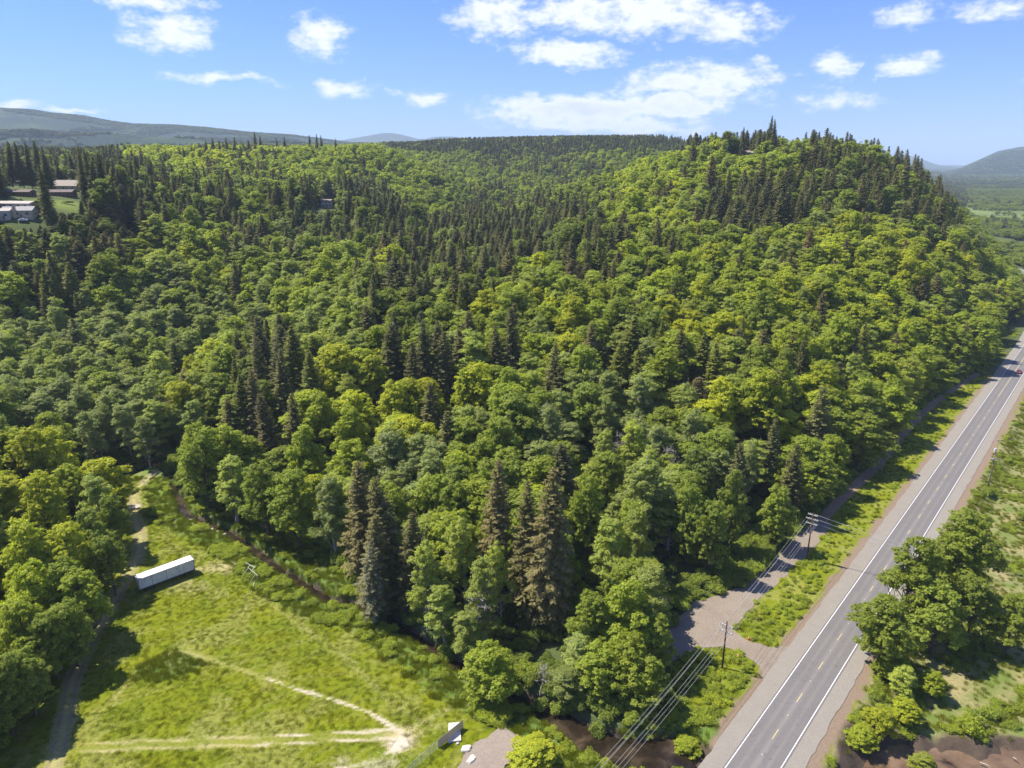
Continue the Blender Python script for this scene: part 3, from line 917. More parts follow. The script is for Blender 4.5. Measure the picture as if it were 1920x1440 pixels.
def on_road(s, off=0.0):
    q = np.array([np.interp(s, sroad, ROAD[:, k]) for k in (0, 1)]); q2 = np.array([np.interp(s + 0.5, sroad, ROAD[:, k]) for k in (0, 1)])
    t = (q2 - q) / np.linalg.norm(q2 - q)
    return q[0] + t[1] * off, q[1] - t[0] * off, math.atan2(t[1], t[0])


# dashes: one seen at pixel (1574,1195), 12.2 m apart
q0 = np.array(at(1574, 1195)); d0, p0, _ = poly_dist(np.array([q0[0]]), np.array([q0[1]]), ROAD)
s0 = float(np.interp(p0[0], np.arange(len(ROAD)), sroad))
dash_me = MB().box(0, 0, 0, 3.0, 0.13, 0.012)
first = None
for k in range(-10, 18):
    x, y, a = on_road(s0 + 12.2 * k)
    if first is None:
        first = dash_me.build('lane_dash', M['yellow_paint'], road); d_ = first
    else:
        d_ = first.copy(); link(d_, road)
    d_.location = (x, y, 0.135); d_.rotation_euler = (0, 0, a)
far_line = [on_road(s)[:2] for s in np.arange(s0 + 12.2 * 18, s0 + 620, 6)]
ribbon('centre_line', far_line, -0.16, -0.04, 0.135, M['yellow_paint'], kind=None, parent=road)
rm = simple_mat('reflector', (.75, .7, .55), 0.4)
rfirst = None
for k in range(-10, 24):
    x, y, a = on_road(s0 + 12.2 * (k + 0.5))
    if rfirst is None:
        rfirst = MB().box(0, 0, 0.01, 0.16, 0.16, 0.03).build('road_reflector', rm, road); d_ = rfirst
    else:
        d_ = rfirst.copy(); link(d_, road)
    d_.location = (x, y, 0.135); d_.rotation_euler = (0, 0, a)


def sheet(name, pts, z, mat, wob=0.4, seed=3, kind='structure', parent=None, step=0.8):
    P = []
    n = len(pts)
    for i in range(n):
        a_ = np.array(pts[i]); b_ = np.array(pts[(i + 1) % n]); k = max(1, int(np.linalg.norm(b_ - a_) / step))
        t_ = (b_ - a_) / max(np.linalg.norm(b_ - a_), 1e-6)
        for j in range(k):
            q = a_ + (b_ - a_) * j / k
            w_ = (float(fbm(np.array([q[0] / 1.7]), np.array([q[1] / 1.7]), seed, 3)[0]) - 0.5) * 2 * wob
            P.append((q[0] + t_[1] * w_, q[1] - t_[0] * w_, z))
    me = bpy.data.meshes.new(name)
    me.from_pydata(P, [], [tuple(range(len(P)))])
    me.materials.append(mat)
    import bmesh
    bm = bmesh.new(); bm.from_mesh(me); bmesh.ops.triangulate(bm, faces=bm.faces[:]); bmesh.ops.recalc_face_normals(bm, faces=bm.faces[:])
    if sum(f.normal.z for f in bm.faces) < 0:
        bmesh.ops.reverse_faces(bm, faces=bm.faces[:])
    bm.to_mesh(me); bm.free()
    o = link(bpy.data.objects.new(name, me), parent)
    if kind: tag(o, kind=kind)
    return o


DRIVE_PX = [(1215, 1215), (1250, 1180), (1300, 1130), (1385, 1102), (1450, 1052), (1500, 1000), (1540, 968), (1560, 985), (1520, 1035), (1490, 1062), (1470, 1085), (1430, 1118), (1385, 1165),
            (1375, 1180), (1400, 1200), (1440, 1213), (1478, 1211), (1530, 1178), (1585, 1110), (1600, 1130), (1480, 1310), (1405, 1360), (1430, 1300), (1433, 1275), (1424, 1250), (1395, 1228), (1355, 1212), (1310, 1216), (1262, 1240), (1225, 1262)]
sheet('gravel_driveway', [at(*q) for q in DRIVE_PX], 0.06, M['drive'], 0.5)
PATH = [at(*q) for q in [(1535, 985), (1575, 938), (1612, 905), (1650, 868), (1700, 805), (1745, 762), (1790, 728), (1835, 700)]]
ribbon('dirt_path', PATH, -1.7, 1.5, 0.05, M['path'], wob=0.5, seed=5)
PAD_PX = [(840, 1475), (866, 1425), (890, 1396), (945, 1362), (975, 1380), (985, 1398), (958, 1424), (930, 1475)]
sheet('gravel_pad', [at(*q) for q in PAD_PX], 0.20, M['pad'], 0.9)


# ------------------------------------------------------------------ plant builders
def quads_mesh(C, Nrm, w, h, rng, tang=None):
    """kite-shaped leaf cards: centres, normals, half width, half length"""
    n = len(C)
    Nrm = Nrm / np.maximum(np.linalg.norm(Nrm, axis=1), 1e-6)[:, None]
    if tang is None:
        r = rng.normal(size=(n, 3))
    else:
        r = tang
    T = r - (r * Nrm).sum(1)[:, None] * Nrm
    T /= np.maximum(np.linalg.norm(T, axis=1), 1e-6)[:, None]
    B = np.cross(Nrm, T)
    w = np.broadcast_to(w, (n,))[:, None]; h = np.broadcast_to(h, (n,))[:, None]
    V = np.stack([C - T * h, C + B * w, C + T * h, C - B * w], 1).reshape(-1, 3)
    F = np.arange(4 * n).reshape(n, 4)
    return V, F


def tube_np(P, R, k=6):
    P = np.asarray(P, float); R = np.asarray(R, float)
    t = np.gradient(P, axis=0); t /= np.maximum(np.linalg.norm(t, axis=1), 1e-6)[:, None]
    ref = np.array([0.31, 0.95, 0.05]); a = np.cross(t, ref); a /= np.linalg.norm(a, axis=1)[:, None]; b = np.cross(t, a)
    an = np.arange(k) * 2 * np.pi / k
    V = P[:, None] + (a[:, None] * np.cos(an)[None, :, None] + b[:, None] * np.sin(an)[None, :, None]) * R[:, None, None]
    n = len(P)
    F = [(i * k + j, i * k + (j + 1) % k, (i + 1) * k + (j + 1) % k, (i + 1) * k + j) for i in range(n - 1) for j in range(k)]
    return V.reshape(-1, 3), np.array(F)


def join(parts):
    V = []; F = []; n = 0
    for v, f in parts:
        V.append(v); F.append(f + n); n += len(v)
    return np.concatenate(V), np.concatenate(F)


def dirs(n, rng, zmin=-0.4):
    z = rng.uniform(zmin, 1, n); a = rng.uniform(0, 2 * np.pi, n); r = np.sqrt(1 - z * z)
    return np.stack([r * np.cos(a), r * np.sin(a), z], 1)


def broadleaf(seed, H=20.0, R=5.0, base=0.25, nsub=11, subr=2.0, nlobe=12, lober=0.8, nleaf=60, leaf=0.24, peak=0.5, lean=0.0, droop=0.0, spread=None, twigs=0, density=1.0, flat=0.75):
    rng = np.random.default_rng(seed)
    zc = H * (base + (1 - base) * 0.45); hz = H * (1 - base) * 0.55
    # sub-crowns: near the crown's surface, fibonacci spread with jitter
    subs = []
    for i in range(nsub):
        z = 1 - (i + 0.5) / nsub * 1.55
        a = i * 2.39996 + rng.uniform(-.5, .5)
        r = math.sqrt(max(0, 1 - z * z))
        prof = 1.0 if z < 0 else (1 - z ** 1.5 * 0) * 1.0
        rad = (R - subr * 0.85) * rng.uniform(0.62, 1.16)
        zz = zc + (hz - subr * 0.8) * z * rng.uniform(.86, 1.1)
        rr = rad * r * (1 - peak * 0.45 * max(z, 0))
        subs.append((rr * math.cos(a) + lean * (zz / H), rr * math.sin(a), zz, subr * rng.uniform(0.75, 1.15)))
    for i in range(max(2, nsub // 4)):
        a = rng.uniform(0, 6.28); rr = R * 0.35 * rng.uniform(0, 1)
        subs.append((rr * math.cos(a), rr * math.sin(a), zc + hz * rng.uniform(-.2, .45), subr * 1.1))
    C = []; Nn = []
    for sx, sy, sz, sr in subs:
        nl = int(nlobe * (sr / subr) ** 1.5 * density)
        d = dirs(nl, rng, -0.55)
        lc = np.array([sx, sy, sz]) + d * sr * np.array([1, 1, flat]) * rng.uniform(.6, 1.0, (nl, 1))
        lr = lober * rng.uniform(.65, 1.35, nl)
        for k in range(nl):
            dd = dirs(nleaf, rng, -0.25) * (1 + .55 * (rng.random((nleaf, 1)) < .14))
            q = lc[k] + dd * lr[k] * rng.uniform(.55, 1.12, (nleaf, 1)) * np.array([1, 1, .7])
            q[:, 2] -= droop * rng.random(nleaf) ** 2
            C.append(q); Nn.append(dd * 0.55 + d[k] * 0.35 + np.array([0, 0, 0.80]) + rng.normal(size=dd.shape) * 0.27)
    C = np.concatenate(C); Nn = np.concatenate(Nn)
    ls = leaf * rng.uniform(.6, 1.35, len(C))
    crown = quads_mesh(C, Nn, ls * 0.72, ls, rng)
    # trunk and limbs
    tp = np.array([(lean * t * .6 + 0.25 * math.sin(t * 5 + seed), 0.25 * math.cos(t * 4 + seed) - 0.25, H * 0.82 * t) for t in np.linspace(0, 1, 7)])
    r0 = H * 0.0145 + 0.04
    parts = [tube_np(tp, r0 * np.array([1.35, 1.0, .86, .7, .5, .3, .08]), 7)]
    for sx, sy, sz, sr in subs:
        f = max(0.15, (sz - sr - math.hypot(sx, sy) * .75) / (H * 0.82)); f = min(f, .85)
        st = np.array([np.interp(f, np.linspace(0, 1, 7), tp[:, k]) for k in range(3)]); en = np.array([sx, sy, sz + sr * .3])
        md = (st + en) / 2 + np.array([(sx - st[0]) * .12, (sy - st[1]) * .12, -abs(en[2] - st[2]) * .08])
        parts.append(tube_np(np.array([st, md, en]), np.array([r0 * .42, r0 * .28, r0 * .08]), 5))
    for _ in range(twigs):
        sx, sy, sz, sr = subs[rng.integers(len(subs))]
        d = dirs(1, rng, 0.0)[0]
        st = np.array([sx, sy, sz]); en = st + d * sr * rng.uniform(1.0, 1.35)
        parts.append(tube_np(np.array([st, (st + en) / 2 + rng.normal(size=3) * .2, en]), np.array([.10, .075, .03]), 4))
    return crown, join(parts)


def conifer(seed, H=30.0, R=4.3, base=0.12, dens=1.0, droop=0.35, tw=0.16, step=0.62, power=0.64, sparse=0.0, top_up=0.5, cedar=False):
    rng = np.random.default_rng(seed)
    C = []; Nn = []; Tt = []; Wd = []; Ln = []
    tr = []
    z = H * base
    phase = 0
    while z < H * 0.985:
        t = (z - H * base) / (H * (1 - base))
        if cedar:
            env = (1 - t ** 1.6) ** 0.9 * (0.75 + .25 * min(1, t * 6))
        else:
            env = (1 - t) ** power * (0.62 + .38 * min(1, t * 5))
        Lm = max(R * env, 0.25)
        nb = max(4, int((8.5 if not cedar else 10) * dens * (0.55 + 0.45 * env)))
        phase += 2.4
        for i in range(nb):
            if rng.random() < sparse: continue
            a = phase + i * 2 * np.pi / nb + rng.uniform(-.3, .3)
            Lb = Lm * rng.uniform(.68, 1.15)
            if rng.random() < .07: Lb *= 1.22
            ca, sa = math.cos(a), math.sin(a)
            up = top_up * t - droop * (1 - t)
            zb = z + rng.uniform(-.3, .3)
            m = max(3, int(Lb / 0.36))
            s = (np.arange(m) + .6) / m
            rise = up * Lb * s - 0.22 * Lb * s ** 2 * (1 - t) + (0.12 * Lb * np.maximum(s - .6, 0) if not cedar else 0.1 * Lb * s ** 3)
            px = ca * Lb * s; py = sa * Lb * s; pz = zb + rise
            P0 = np.stack([px, py, pz], 1)
            side = np.array([-sa, ca, 0])
            fwd = np.array([ca, sa, 0.0])
            wl = 0.16 + 0.34 * Lb * (1 - s * .75) * .62
            wl = np.minimum(wl, 1.25)
            for sg in (-1, 1):
                tdir = side * sg * 0.85 + fwd * 0.55 + np.array([0, 0, -0.25 - (0.45 if cedar else 0.1)]) * rng.uniform(.5, 1.5)
                tdir = tdir[None] + rng.normal(size=(m, 3)) * .15
                tdir /= np.linalg.norm(tdir, axis=1)[:, None]
                C.append(P0 + tdir * wl[:, None] * .85)
                Tt.append(tdir); Ln.append(wl); Wd.append(np.full(m, tw) * rng.uniform(.8, 1.5, m) + wl * .10)
                nn = np.array([0, 0, 1.0])[None] + fwd[None] * .45 + rng.normal(size=(m, 3)) * .35
                Nn.append(nn)
            # the branch tip
            C.append(P0[-1:] + np.array([[ca * .2, sa * .2, 0.02]])); Tt.append(np.array([[ca, sa, 0.1]])); Ln.append(np.array([.42])); Wd.append(np.array([.16])); Nn.append(np.array([[0, 0, 1.]]))
            if i % 4 == 0 and Lb > 1.5:
                tr.append(tube_np(np.array([[0, 0, zb], P0[m // 2], P0[-1]]), np.array([.055, .04, .012]), 3))
        z += step * rng.uniform(.75, 1.25) * (1.0 - .45 * t)
    # leader
    k = 10
    C.append(np.stack([rng.normal(size=k) * .06, rng.normal(size=k) * .06, H * (0.96 + .04 * np.arange(k) / k)], 1)); Tt.append(np.tile([0, 0, 1.], (k, 1)) + rng.normal(size=(k, 3)) * .35); Ln.append(np.full(k, .4)); Wd.append(np.full(k, .14)); Nn.append(rng.normal(size=(k, 3)))
    C = np.concatenate(C); Nn = np.concatenate(Nn); Tt = np.concatenate(Tt)
    crown = quads_mesh(C, Nn, np.concatenate(Wd), np.concatenate(Ln), rng, Tt)
    tz_ = np.array([(0, 0, H * q) for q in (0, .25, .5, .75, 1.0)])
    r0 = H * 0.012 + .05
    trunk = join([tube_np(tz_, r0 * np.array([1.3, .95, .7, .4, .05]), 7)] + tr)
    return crown, trunk


PROTO = {}        # name -> list of dict(crown, trunk, whole, H, R)
LIB = bpy.data.collections.new('plant_library')      # never linked to the scene


def add_proto(kind, crown, trunk, H, R, lmat, bmat):
    i = len(PROTO.setdefault(kind, []))
    cm = mesh_np(kind + '_crown', crown[0], crown[1], [lmat])
    tm = mesh_np(kind + '_trunk', trunk[0], trunk[1], [bmat], smooth=True)
    V, F = join([crown, trunk])
    wm_ = mesh_np(kind + '_whole', V, F, [lmat, bmat], np.concatenate([np.zeros(len(crown[1])), np.ones(len(trunk[1]))]))
    PROTO[kind].append(dict(crown=cm, trunk=tm, whole=wm_, H=H, R=R))


for s in range(4):
    cr, tr = broadleaf(100 + s, H=20, R=7.0, base=.06, nsub=26 + 2 * s, subr=[2.2, 1.9, 2.5, 2.0][s], nlobe=20, lober=.62, nleaf=27, leaf=.26)
    add_proto('maple', cr, tr, 20, 7.0, M['maple'], M['bark'])
for s in range(3):
    cr, tr = broadleaf(200 + s, H=20, R=4.9, base=.08, nsub=24 + s, subr=1.55, nlobe=12, lober=.6, nleaf=38, leaf=.19, peak=1.0, twigs=16)
    add_proto('alder', cr, tr, 20, 4.9, M['alder'], M['pale_bark'])
for s in range(4):
    cr, tr = conifer(300 + s, H=30, R=5.6 + .3 * s, base=.10 + .04 * (s % 2), dens=.95, droop=.30 + .08 * s, sparse=.04 * (s % 3))
    add_proto('fir', cr, tr, 30, 5.6 + .3 * s, M['fir'], M['bark'])
for s in range(2):
    cr, tr = conifer(400 + s, H=24, R=4.8, base=.04, dens=1.0, droop=.25, tw=.2, step=.55, cedar=True, top_up=.3)
    add_proto('cedar', cr, tr, 24, 4.8, M['cedar'], M['bark'])
# coarser ones for the far woods
for s in range(3):
    cr, tr = broadleaf(500 + s, H=20, R=6.2, base=.2, nsub=13, subr=2.3, nlobe=9, lober=.95, nleaf=18, leaf=.46)
    add_proto('maple_far', cr, tr, 20, 6.2, M['maple'], M['bark'])
for s in range(3):
    cr, tr = conifer(600 + s, H=24, R=5.2, base=.08, dens=.7, droop=.3, step=1.15, tw=.42)
    add_proto('fir_far', cr, tr, 24, 5.2, M['fir'], M['bark'])
PK = ['maple', 'alder', 'fir', 'cedar', 'maple_far', 'fir_far']
PSTART = {}
k = 0
for kd in PK:
    PSTART[kd] = k
    for i, p in enumerate(PROTO[kd]):
        o = bpy.data.objects.new('plant_%02d' % k, p['whole'])
        LIB.objects.link(o)
        k += 1

# ------------------------------------------------------------------ instancing of uncountable plants (one object each)
_trees = {}


def scatter_group(coll):
    if coll.name in _trees:
        return _trees[coll.name]
    ng = bpy.data.node_groups.new('scatter_' + coll.name, 'GeometryNodeTree')
    ng.interface.new_socket('Geometry', in_out='INPUT', socket_type='NodeSocketGeometry')
    ng.interface.new_socket('Geometry', in_out='OUTPUT', socket_type='NodeSocketGeometry')
    gi = ng.nodes.new('NodeGroupInput'); go = ng.nodes.new('NodeGroupOutput')
    ci = ng.nodes.new('GeometryNodeCollectionInfo'); ci.inputs['Collection'].default_value = coll
    ci.inputs['Separate Children'].default_value = True; ci.inputs['Reset Children'].default_value = True
    ip = ng.nodes.new('GeometryNodeInstanceOnPoints'); ip.inputs['Pick Instance'].default_value = True

    def nattr(nm, ty):
        a = ng.nodes.new('GeometryNodeInputNamedAttribute'); a.data_type = ty; a.inputs['Name'].default_value = nm
        return a.outputs['Attribute']
    L(ng, gi.outputs[0], ip.inputs['Points']); L(ng, ci.outputs[0], ip.inputs['Instance'])
    L(ng, nattr('pick', 'INT'), ip.inputs['Instance Index'])
    L(ng, nattr('turn', 'FLOAT_VECTOR'), ip.inputs['Rotation'])
    L(ng, nattr('size', 'FLOAT_VECTOR'), ip.inputs['Scale'])
    L(ng, ip.outputs[0], go.inputs[0])
    _trees[coll.name] = ng
    return ng


def scatter(name, coll, P, pick, turn, size, hue):
    n = len(P)
    me = bpy.data.meshes.new(name)
    me.vertices.add(n); me.vertices.foreach_set('co', np.asarray(P, np.float32).ravel())
    a = me.attributes.new('pick', 'INT', 'POINT'); a.data.foreach_set('value', np.asarray(pick, np.int32))
    a = me.attributes.new('turn', 'FLOAT_VECTOR', 'POINT'); a.data.foreach_set('vector', np.asarray(turn, np.float32).ravel())
    a = me.attributes.new('size', 'FLOAT_VECTOR', 'POINT'); a.data.foreach_set('vector', np.asarray(size, np.float32).ravel())
    a = me.attributes.new('hue', 'FLOAT', 'POINT'); a.data.foreach_set('value', np.asarray(hue, np.float32))
    me.update()
    o = link(bpy.data.objects.new(name, me)); tag(o, kind='stuff')
    md = o.modifiers.new('plants', 'NODES'); md.node_group = scatter_group(coll)
    return o


# ------------------------------------------------------------------ where each kind of tree grows
# (photo-pixel ellipses over tree tips: share of conifers, hue, share of alder among broadleaves, share of cedar among conifers)
STANDS = [
    # cx, cy, rx, ry, conifer, hue, alder, cedar
    (100, 300, 170, 60, .93, .25, .3, .1), (200, 345, 110, 75, .92, .2, .3, .1), (330, 290, 120, 20, .15, .75, .6, .1), (430, 275, 110, 22, .35, .7, .5, 0), (330, 262, 200, 10, .85, .2, .3, 0),
    (100, 490, 110, 55, .72, .35, .5, .35), (40, 450, 60, 40, .8, .3, .4, .2), (330, 450, 170, 60, .05, .78, .75, .2), (200, 430, 70, 40, .02, .8, .8, 0), (330, 380, 90, 40, .6, .3, .4, .1), (420, 370, 80, 60, .55, .35, .4, .1),
    (480, 320, 70, 30, .4, .6, .6, .1), (560, 310, 90, 30, .25, .55, .7, .1), (440, 440, 50, 60, .6, .35, .5, .3), (540, 440, 50, 50, .6, .4, .4, .4), (590, 395, 80, 60, .75, .25, .4, .3), (480, 400, 60, 40, .4, .6, .4, .2),
    (650, 300, 120, 45, .05, .6, .85, 0), (770, 320, 100, 50, .06, .5, .8, 0), (690, 360, 60, 55, .85, .2, .3, .1), (680, 430, 60, 50, .88, .25, .3, .1), (830, 350, 60, 50, .1, .38, .7, 0),
    (1000, 265, 300, 20, .97, .15, 0, 0), (1010, 300, 250, 25, .62, .35, .4, 0), (960, 330, 130, 30, .25, .45, .5, 0), (1150, 290, 120, 30, .15, .55, .6, 0), (870, 300, 60, 35, .3, .4, .6, 0),
    (1100, 330, 80, 40, .5, .45, .5, .1), (940, 370, 60, 30, .6, .35, .5, 0), (930, 410, 180, 45, .93, .28, .3, .1), (820, 440, 130, 45, .85, .3, .4, .2), (1010, 440, 130, 40, .85, .25, .3, .1), (1180, 380, 50, 40, .35, .75, .4, 0),
    (1260, 400, 110, 40, .08, .82, .8, 0), (1200, 320, 90, 40, .1, .65, .7, 0), (1420, 375, 120, 42, .92, .25, .2, .1), (1300, 350, 70, 40, .15, .7, .8, 0), (1450, 310, 110, 30, .25, .6, .6, 0), (1370, 300, 50, 30, .2, .55, .7, 0),
    (1560, 290, 110, 55, .68, .45, .4, .3), (1560, 370, 90, 40, .6, .5, .4, .3), (1650, 330, 80, 80, .75, .4, .3, .4), (1740, 370, 60, 80, .85, .3, .3, .3), (1660, 260, 60, 25, .9, .2, .2, .1), (1400, 245, 80, 16, .92, .2, .2, 0), (1545, 240, 60, 16, .95, .15, 0, 0),
    (1100, 470, 120, 30, .55, .4, .3, .2), (1050, 520, 150, 30, .35, .7, .4, .2), (1200, 470, 100, 25, .45, .5, .3, .2), (650, 480, 110, 35, .12, .75, .6, .1), (700, 510, 80, 30, .65, .35, .3, .2), (850, 520, 120, 45, .72, .35, .3, .2),
    (580, 530, 100, 40, .1, .7, .5, .1), (620, 590, 110, 50, .03, .68, .9, 0), (720, 590, 60, 40, .6, .4, .3, .4), (800, 620, 60, 60, .62, .35, .3, .3), (1000, 560, 130, 30, .3, .68, .3, .3), (930, 640, 60, 40, .35, .6, .3, 0),
    (1180, 600, 70, 50, .6, .4, .3, .6), (1270, 450, 70, 40, .5, .5, .3, .1), (1400, 470, 150, 45, .12, .68, .5, .3), (1600, 450, 130, 50, .2, .78, .4, .2), (1400, 540, 150, 45, .15, .72, .4, .4), (1300, 590, 80, 30, .05, .92, .1, 0), (1250, 540, 90, 25, .4, .6, .3, .3),
    (1500, 620, 110, 45, .2, .7, .3, .6), (1340, 660, 70, 40, .55, .45, .3, .8), (1560, 640, 90, 45, .5, .55, .2, .6), (1740, 560, 70, 45, .6, .55, .2, .3), (1680, 500, 100, 50, .12, .85, .2, .2), (1800, 520, 70, 90, .25, .7, .2, .2), (1830, 620, 50, 80, .2, .6, .2, .2),
    (1700, 640, 90, 60, .15, .75, .1, .3), (1600, 720, 90, 50, .05, .62, .1, 0), (1480, 720, 90, 35, .08, .8, .1, .2), (1380, 720, 70, 35, .1, .58, .2, .3), (1480, 800, 70, 40, .35, .5, .3, .2), (1560, 820, 90, 70, .06, .5, .1, 0), (1480, 780, 60, 25, .05, .95, 0, 0),
    (1200, 730, 70, 50, .02, .28, .95, 0), (1120, 720, 80, 50, .05, .4, .9, 0), (1050, 760, 60, 40, .05, .2, .9, 0), (1200, 830, 120, 40, .0, .62, .95, 0), (1300, 800, 90, 50, .03, .35, .5, 0), (1180, 900, 120, 60, .02, .45, .8, 0), (1350, 870, 100, 70, .05, .2, .6, 0), (1400, 960, 100, 60, .0, .35, .2, 0),
    (720, 730, 110, 55, .02, .82, .05, 0), (640, 700, 80, 40, .1, .72, .1, .2), (850, 740, 60, 40, .3, .5, .5, .5), (960, 740, 60, 30, .1, .6, .4, 0), (880, 800, 60, 40, .4, .35, .3, .3), (650, 800, 110, 60, .03, .62, .15, 0), (760, 860, 90, 50, .02, .28, .9, 0), (850, 880, 70, 50, .0, .5, .4, 0), (950, 830, 90, 40, .0, .45, .5, 0),
    (500, 690, 90, 90, .8, .3, .2, .5), (400, 690, 60, 50, .12, .78, .5, .3), (540, 830, 90, 60, .05, .55, .1, 0), (330, 560, 130, 50, .08, .35, .95, .2), (150, 600, 120, 40, .06, .42, .9, .3), (60, 560, 60, 60, .1, .4, .8, .3), (240, 520, 70, 40, .2, .5, .5, .5), (150, 520, 60, 40, .5, .45, .3, .8),
    (120, 660, 160, 50, .0, .45, .9, 0), (280, 650, 90, 50, .12, .4, .8, .5), (150, 740, 150, 50, .0, .25, .95, 0), (40, 780, 80, 40, .05, .6, .3, 0), (250, 760, 80, 50, .0, .25, .95, 0), (80, 850, 130, 60, .0, .85, .1, 0), (100, 950, 150, 60, .08, .68, .2, 0), (80, 1060, 150, 60, .05, .72, .05, 0), (60, 1170, 130, 60, .1, .45, .1, 0),
    (1870, 430, 70, 50, .1, .3, .8, 0), (1890, 500, 40, 40, .1, .6, .5, 0),
]
STANDS_A = np.array(STANDS)


def stand(px, py, x, y):
    best = np.full(px.shape, 1.6); out = [np.full(px.shape, v) for v in (.08, .6, .45, .25)]
    for s in STANDS_A:
        q = ((px - s[0]) / s[2]) ** 2 + ((py - s[1]) / s[3]) ** 2
        m = q < best
        best = np.where(m, q, best)
        for k in range(4):
            out[k] = np.where(m, s[4 + k], out[k])
    return out


SKYLINE = [(-400, 262), (0, 262), (60, 268), (130, 272), (250, 262), (330, 268), (440, 262), (520, 268), (640, 268), (700, 262), (780, 262), (830, 256), (900, 254), (1000, 252), (1280, 248), (1300, 244), (1390, 240), (1440, 236), (1480, 258), (1505, 248), (1525, 228), (1560, 232), (1610, 240),
           (1640, 240), (1668, 240), (1700, 262), (1730, 285), (1765, 320), (1790, 345), (1805, 375), (1840, 415), (1870, 455), (1890, 490), (1905, 520), (1921, 560), (2100, 650), (2400, 760)]
KEEP0 = [  # photo boxes that must stay in view (x0, y0, x1, y1, distance)
    (0, 335, 62, 350, 0), (0, 350, 62, 370, 0), (0, 370, 62, 395, 0), (0, 395, 62, 420, 395), (95, 330, 150, 358, 520), (95, 358, 150, 372, 0), (100, 368, 150, 396, 440), (35, 405, 62, 424, 400), (596, 372, 624, 390, 548), (1384, 276, 1412, 286, 640), (1464, 262, 1480, 272, 655), (70, 398, 100, 412, 410),
]




def tip_place(px, py, H, dmin=70):
    D = np.concatenate([np.arange(dmin, 700, 1.0), np.arange(700, 2500, 4.0)])
    x, y, z = ray(px, py)
    t = D / y
    xx = x * t; zz = CAM_H + z * t
    g = zz - terrain(xx, D) - H
    s = np.where(g < 0)[0]
    if len(s) == 0:
        k = int(np.argmin(np.abs(g)))
    else:
        k = s[0]
    return xx[k], D[k]




HOUSE_PX = [(22, 392, 12), (33, 409, 10), (4, 412, 8), (120, 357, 14), (113, 369, 9), (36, 347, 9), (28, 368, 11), (612, 389, 8), (1398, 286, 7), (1419, 285, 7), (1472, 274, 7)]


def grid(x0, x1, y0, y1, sp, jit=.42):
    nx = int((x1 - x0) / sp); ny = int((y1 - y0) / (sp * .87))
    i, j = np.meshgrid(np.arange(nx), np.arange(ny))
    x = x0 + (i + .5 * (j % 2)) * sp + RNG.uniform(-jit, jit, i.shape) * sp
    y = y0 + j * sp * .87 + RNG.uniform(-jit, jit, i.shape) * sp
    return x.ravel(), y.ravel()


KEEP = [(x0_, y0_, x1_, y1_, tip_place((x0_ + x1_) / 2, y1_, 0)[1]) for x0_, y0_, x1_, y1_, _d in KEEP0]
print('keep', [round(float(q[4])) for q in KEEP])
gxs, gys = [], []
for (d0_, d1_, sp_) in ((60, 330, 7.9), (330, 620, 8.2), (620, 1100, 9.0), (1100, 1900, 10.3)):
    a_, b_ = grid(-d1_ * .86 - 40, d1_ * .86 + 60, d0_, d1_, sp_)
    m = np.abs(a_) < b_ * .80 + 60
    gxs.append(a_[m]); gys.append(b_[m])
a_, b_ = grid(-2700 * .8, 2700 * .5, 1900, 2700, 15.0); m = np.abs(a_) < b_ * .8; gxs.append(a_[m]); gys.append(b_[m])
a_, b_ = grid(950, 2500, 1900, 3000, 14.0); m = (a_ > b_ * .5) & (a_ < b_ * .82); gxs.append(a_[m]); gys.append(b_[m])
a_, b_ = grid(1500, 5200, 3180, 6300, 30.0); m = (a_ > b_ * .5) & (a_ < b_ * .82); gxs.append(a_[m]); gys.append(b_[m])
a_, b_ = grid(-4400, 200, 2700, 5400, 25.0); m = (a_ > -b_ * .8) & (a_ < b_ * .0) & (fbm(a_ / 260, b_ / 260, 79, 3) > .47); gxs.append(a_[m]); gys.append(b_[m])
a_, b_ = grid(-345, -175, 365, 432, 5.0); gxs.append(a_); gys.append(b_)
X = np.concatenate(gxs); Y = np.concatenate(gys)
ok = ~inside(X, Y, OPEN_POLY) | ((Y > 440) & (X > Y * .64))
X, Y = X[ok], Y[ok]
rd_, _, _ = poly_dist(X, Y, ROAD)
cd_, cp_, _ = poly_dist(X, Y, CREEK)
ok = (rd_ > 13) & (cd_ > 3.5)
lawnm = ((X + 271) / 26.0) ** 2 + ((Y - 446) / 16.0) ** 2 < 1.0
ok &= ~lawnm
for hp_ in HOUSE_PX:
    a_, b_ = tip_place(hp_[0], hp_[1], 0)
    ok &= np.hypot(X - a_, Y - b_ - 4) > hp_[2]
ratio_ = X / Y
ZG = terrain(X, Y)
plain = (ratio_ > 0.53) & (ZG < 4) & (Y > 560)
ok &= ~((ratio_ > .50) & (ZG < 6) & (Y > 1060) & (Y < 1750) & (fbm(X / 60, Y / 60, 78, 3) < .52))
ok &= ~(plain & (fbm(X / 90, Y / 90, 77, 3) < .36))
X, Y, ZG = X[ok], Y[ok], ZG[ok]
px0, py0, dep = proj(X, Y, ZG + 20)
con, hue, ald, ced = stand(px0, py0, X, Y)
rv = RNG.random(len(X)); rv2 = RNG.random(len(X))
clump = fbm(X / 16, Y / 16, 91, 2)
con = np.where(con > .8, con * .88, con)
con = np.where(con < .35, con * np.where(X > 0, .7, .35), np.where(con < .7, con * .8, con))
con = np.clip(con + (clump - .5) * .8 * np.where(con > .9, .1, con * (1 - con) * 4 + .04), 0, 1)
is_con = rv < con
sub = np.where(is_con, rv2 < ced, rv2 < np.clip(ald + (fbm(X / 22, Y / 22, 95, 2) - .5) * .8, 0, 1))
is_con = is_con | ((Y > 2600) & (rv < .55))
kind = np.where(is_con, np.where(sub, 3, 2), np.where(sub, 1, 0))
hmul = RNG.normal(1, .16, len(X)).clip(.55, 1.4)
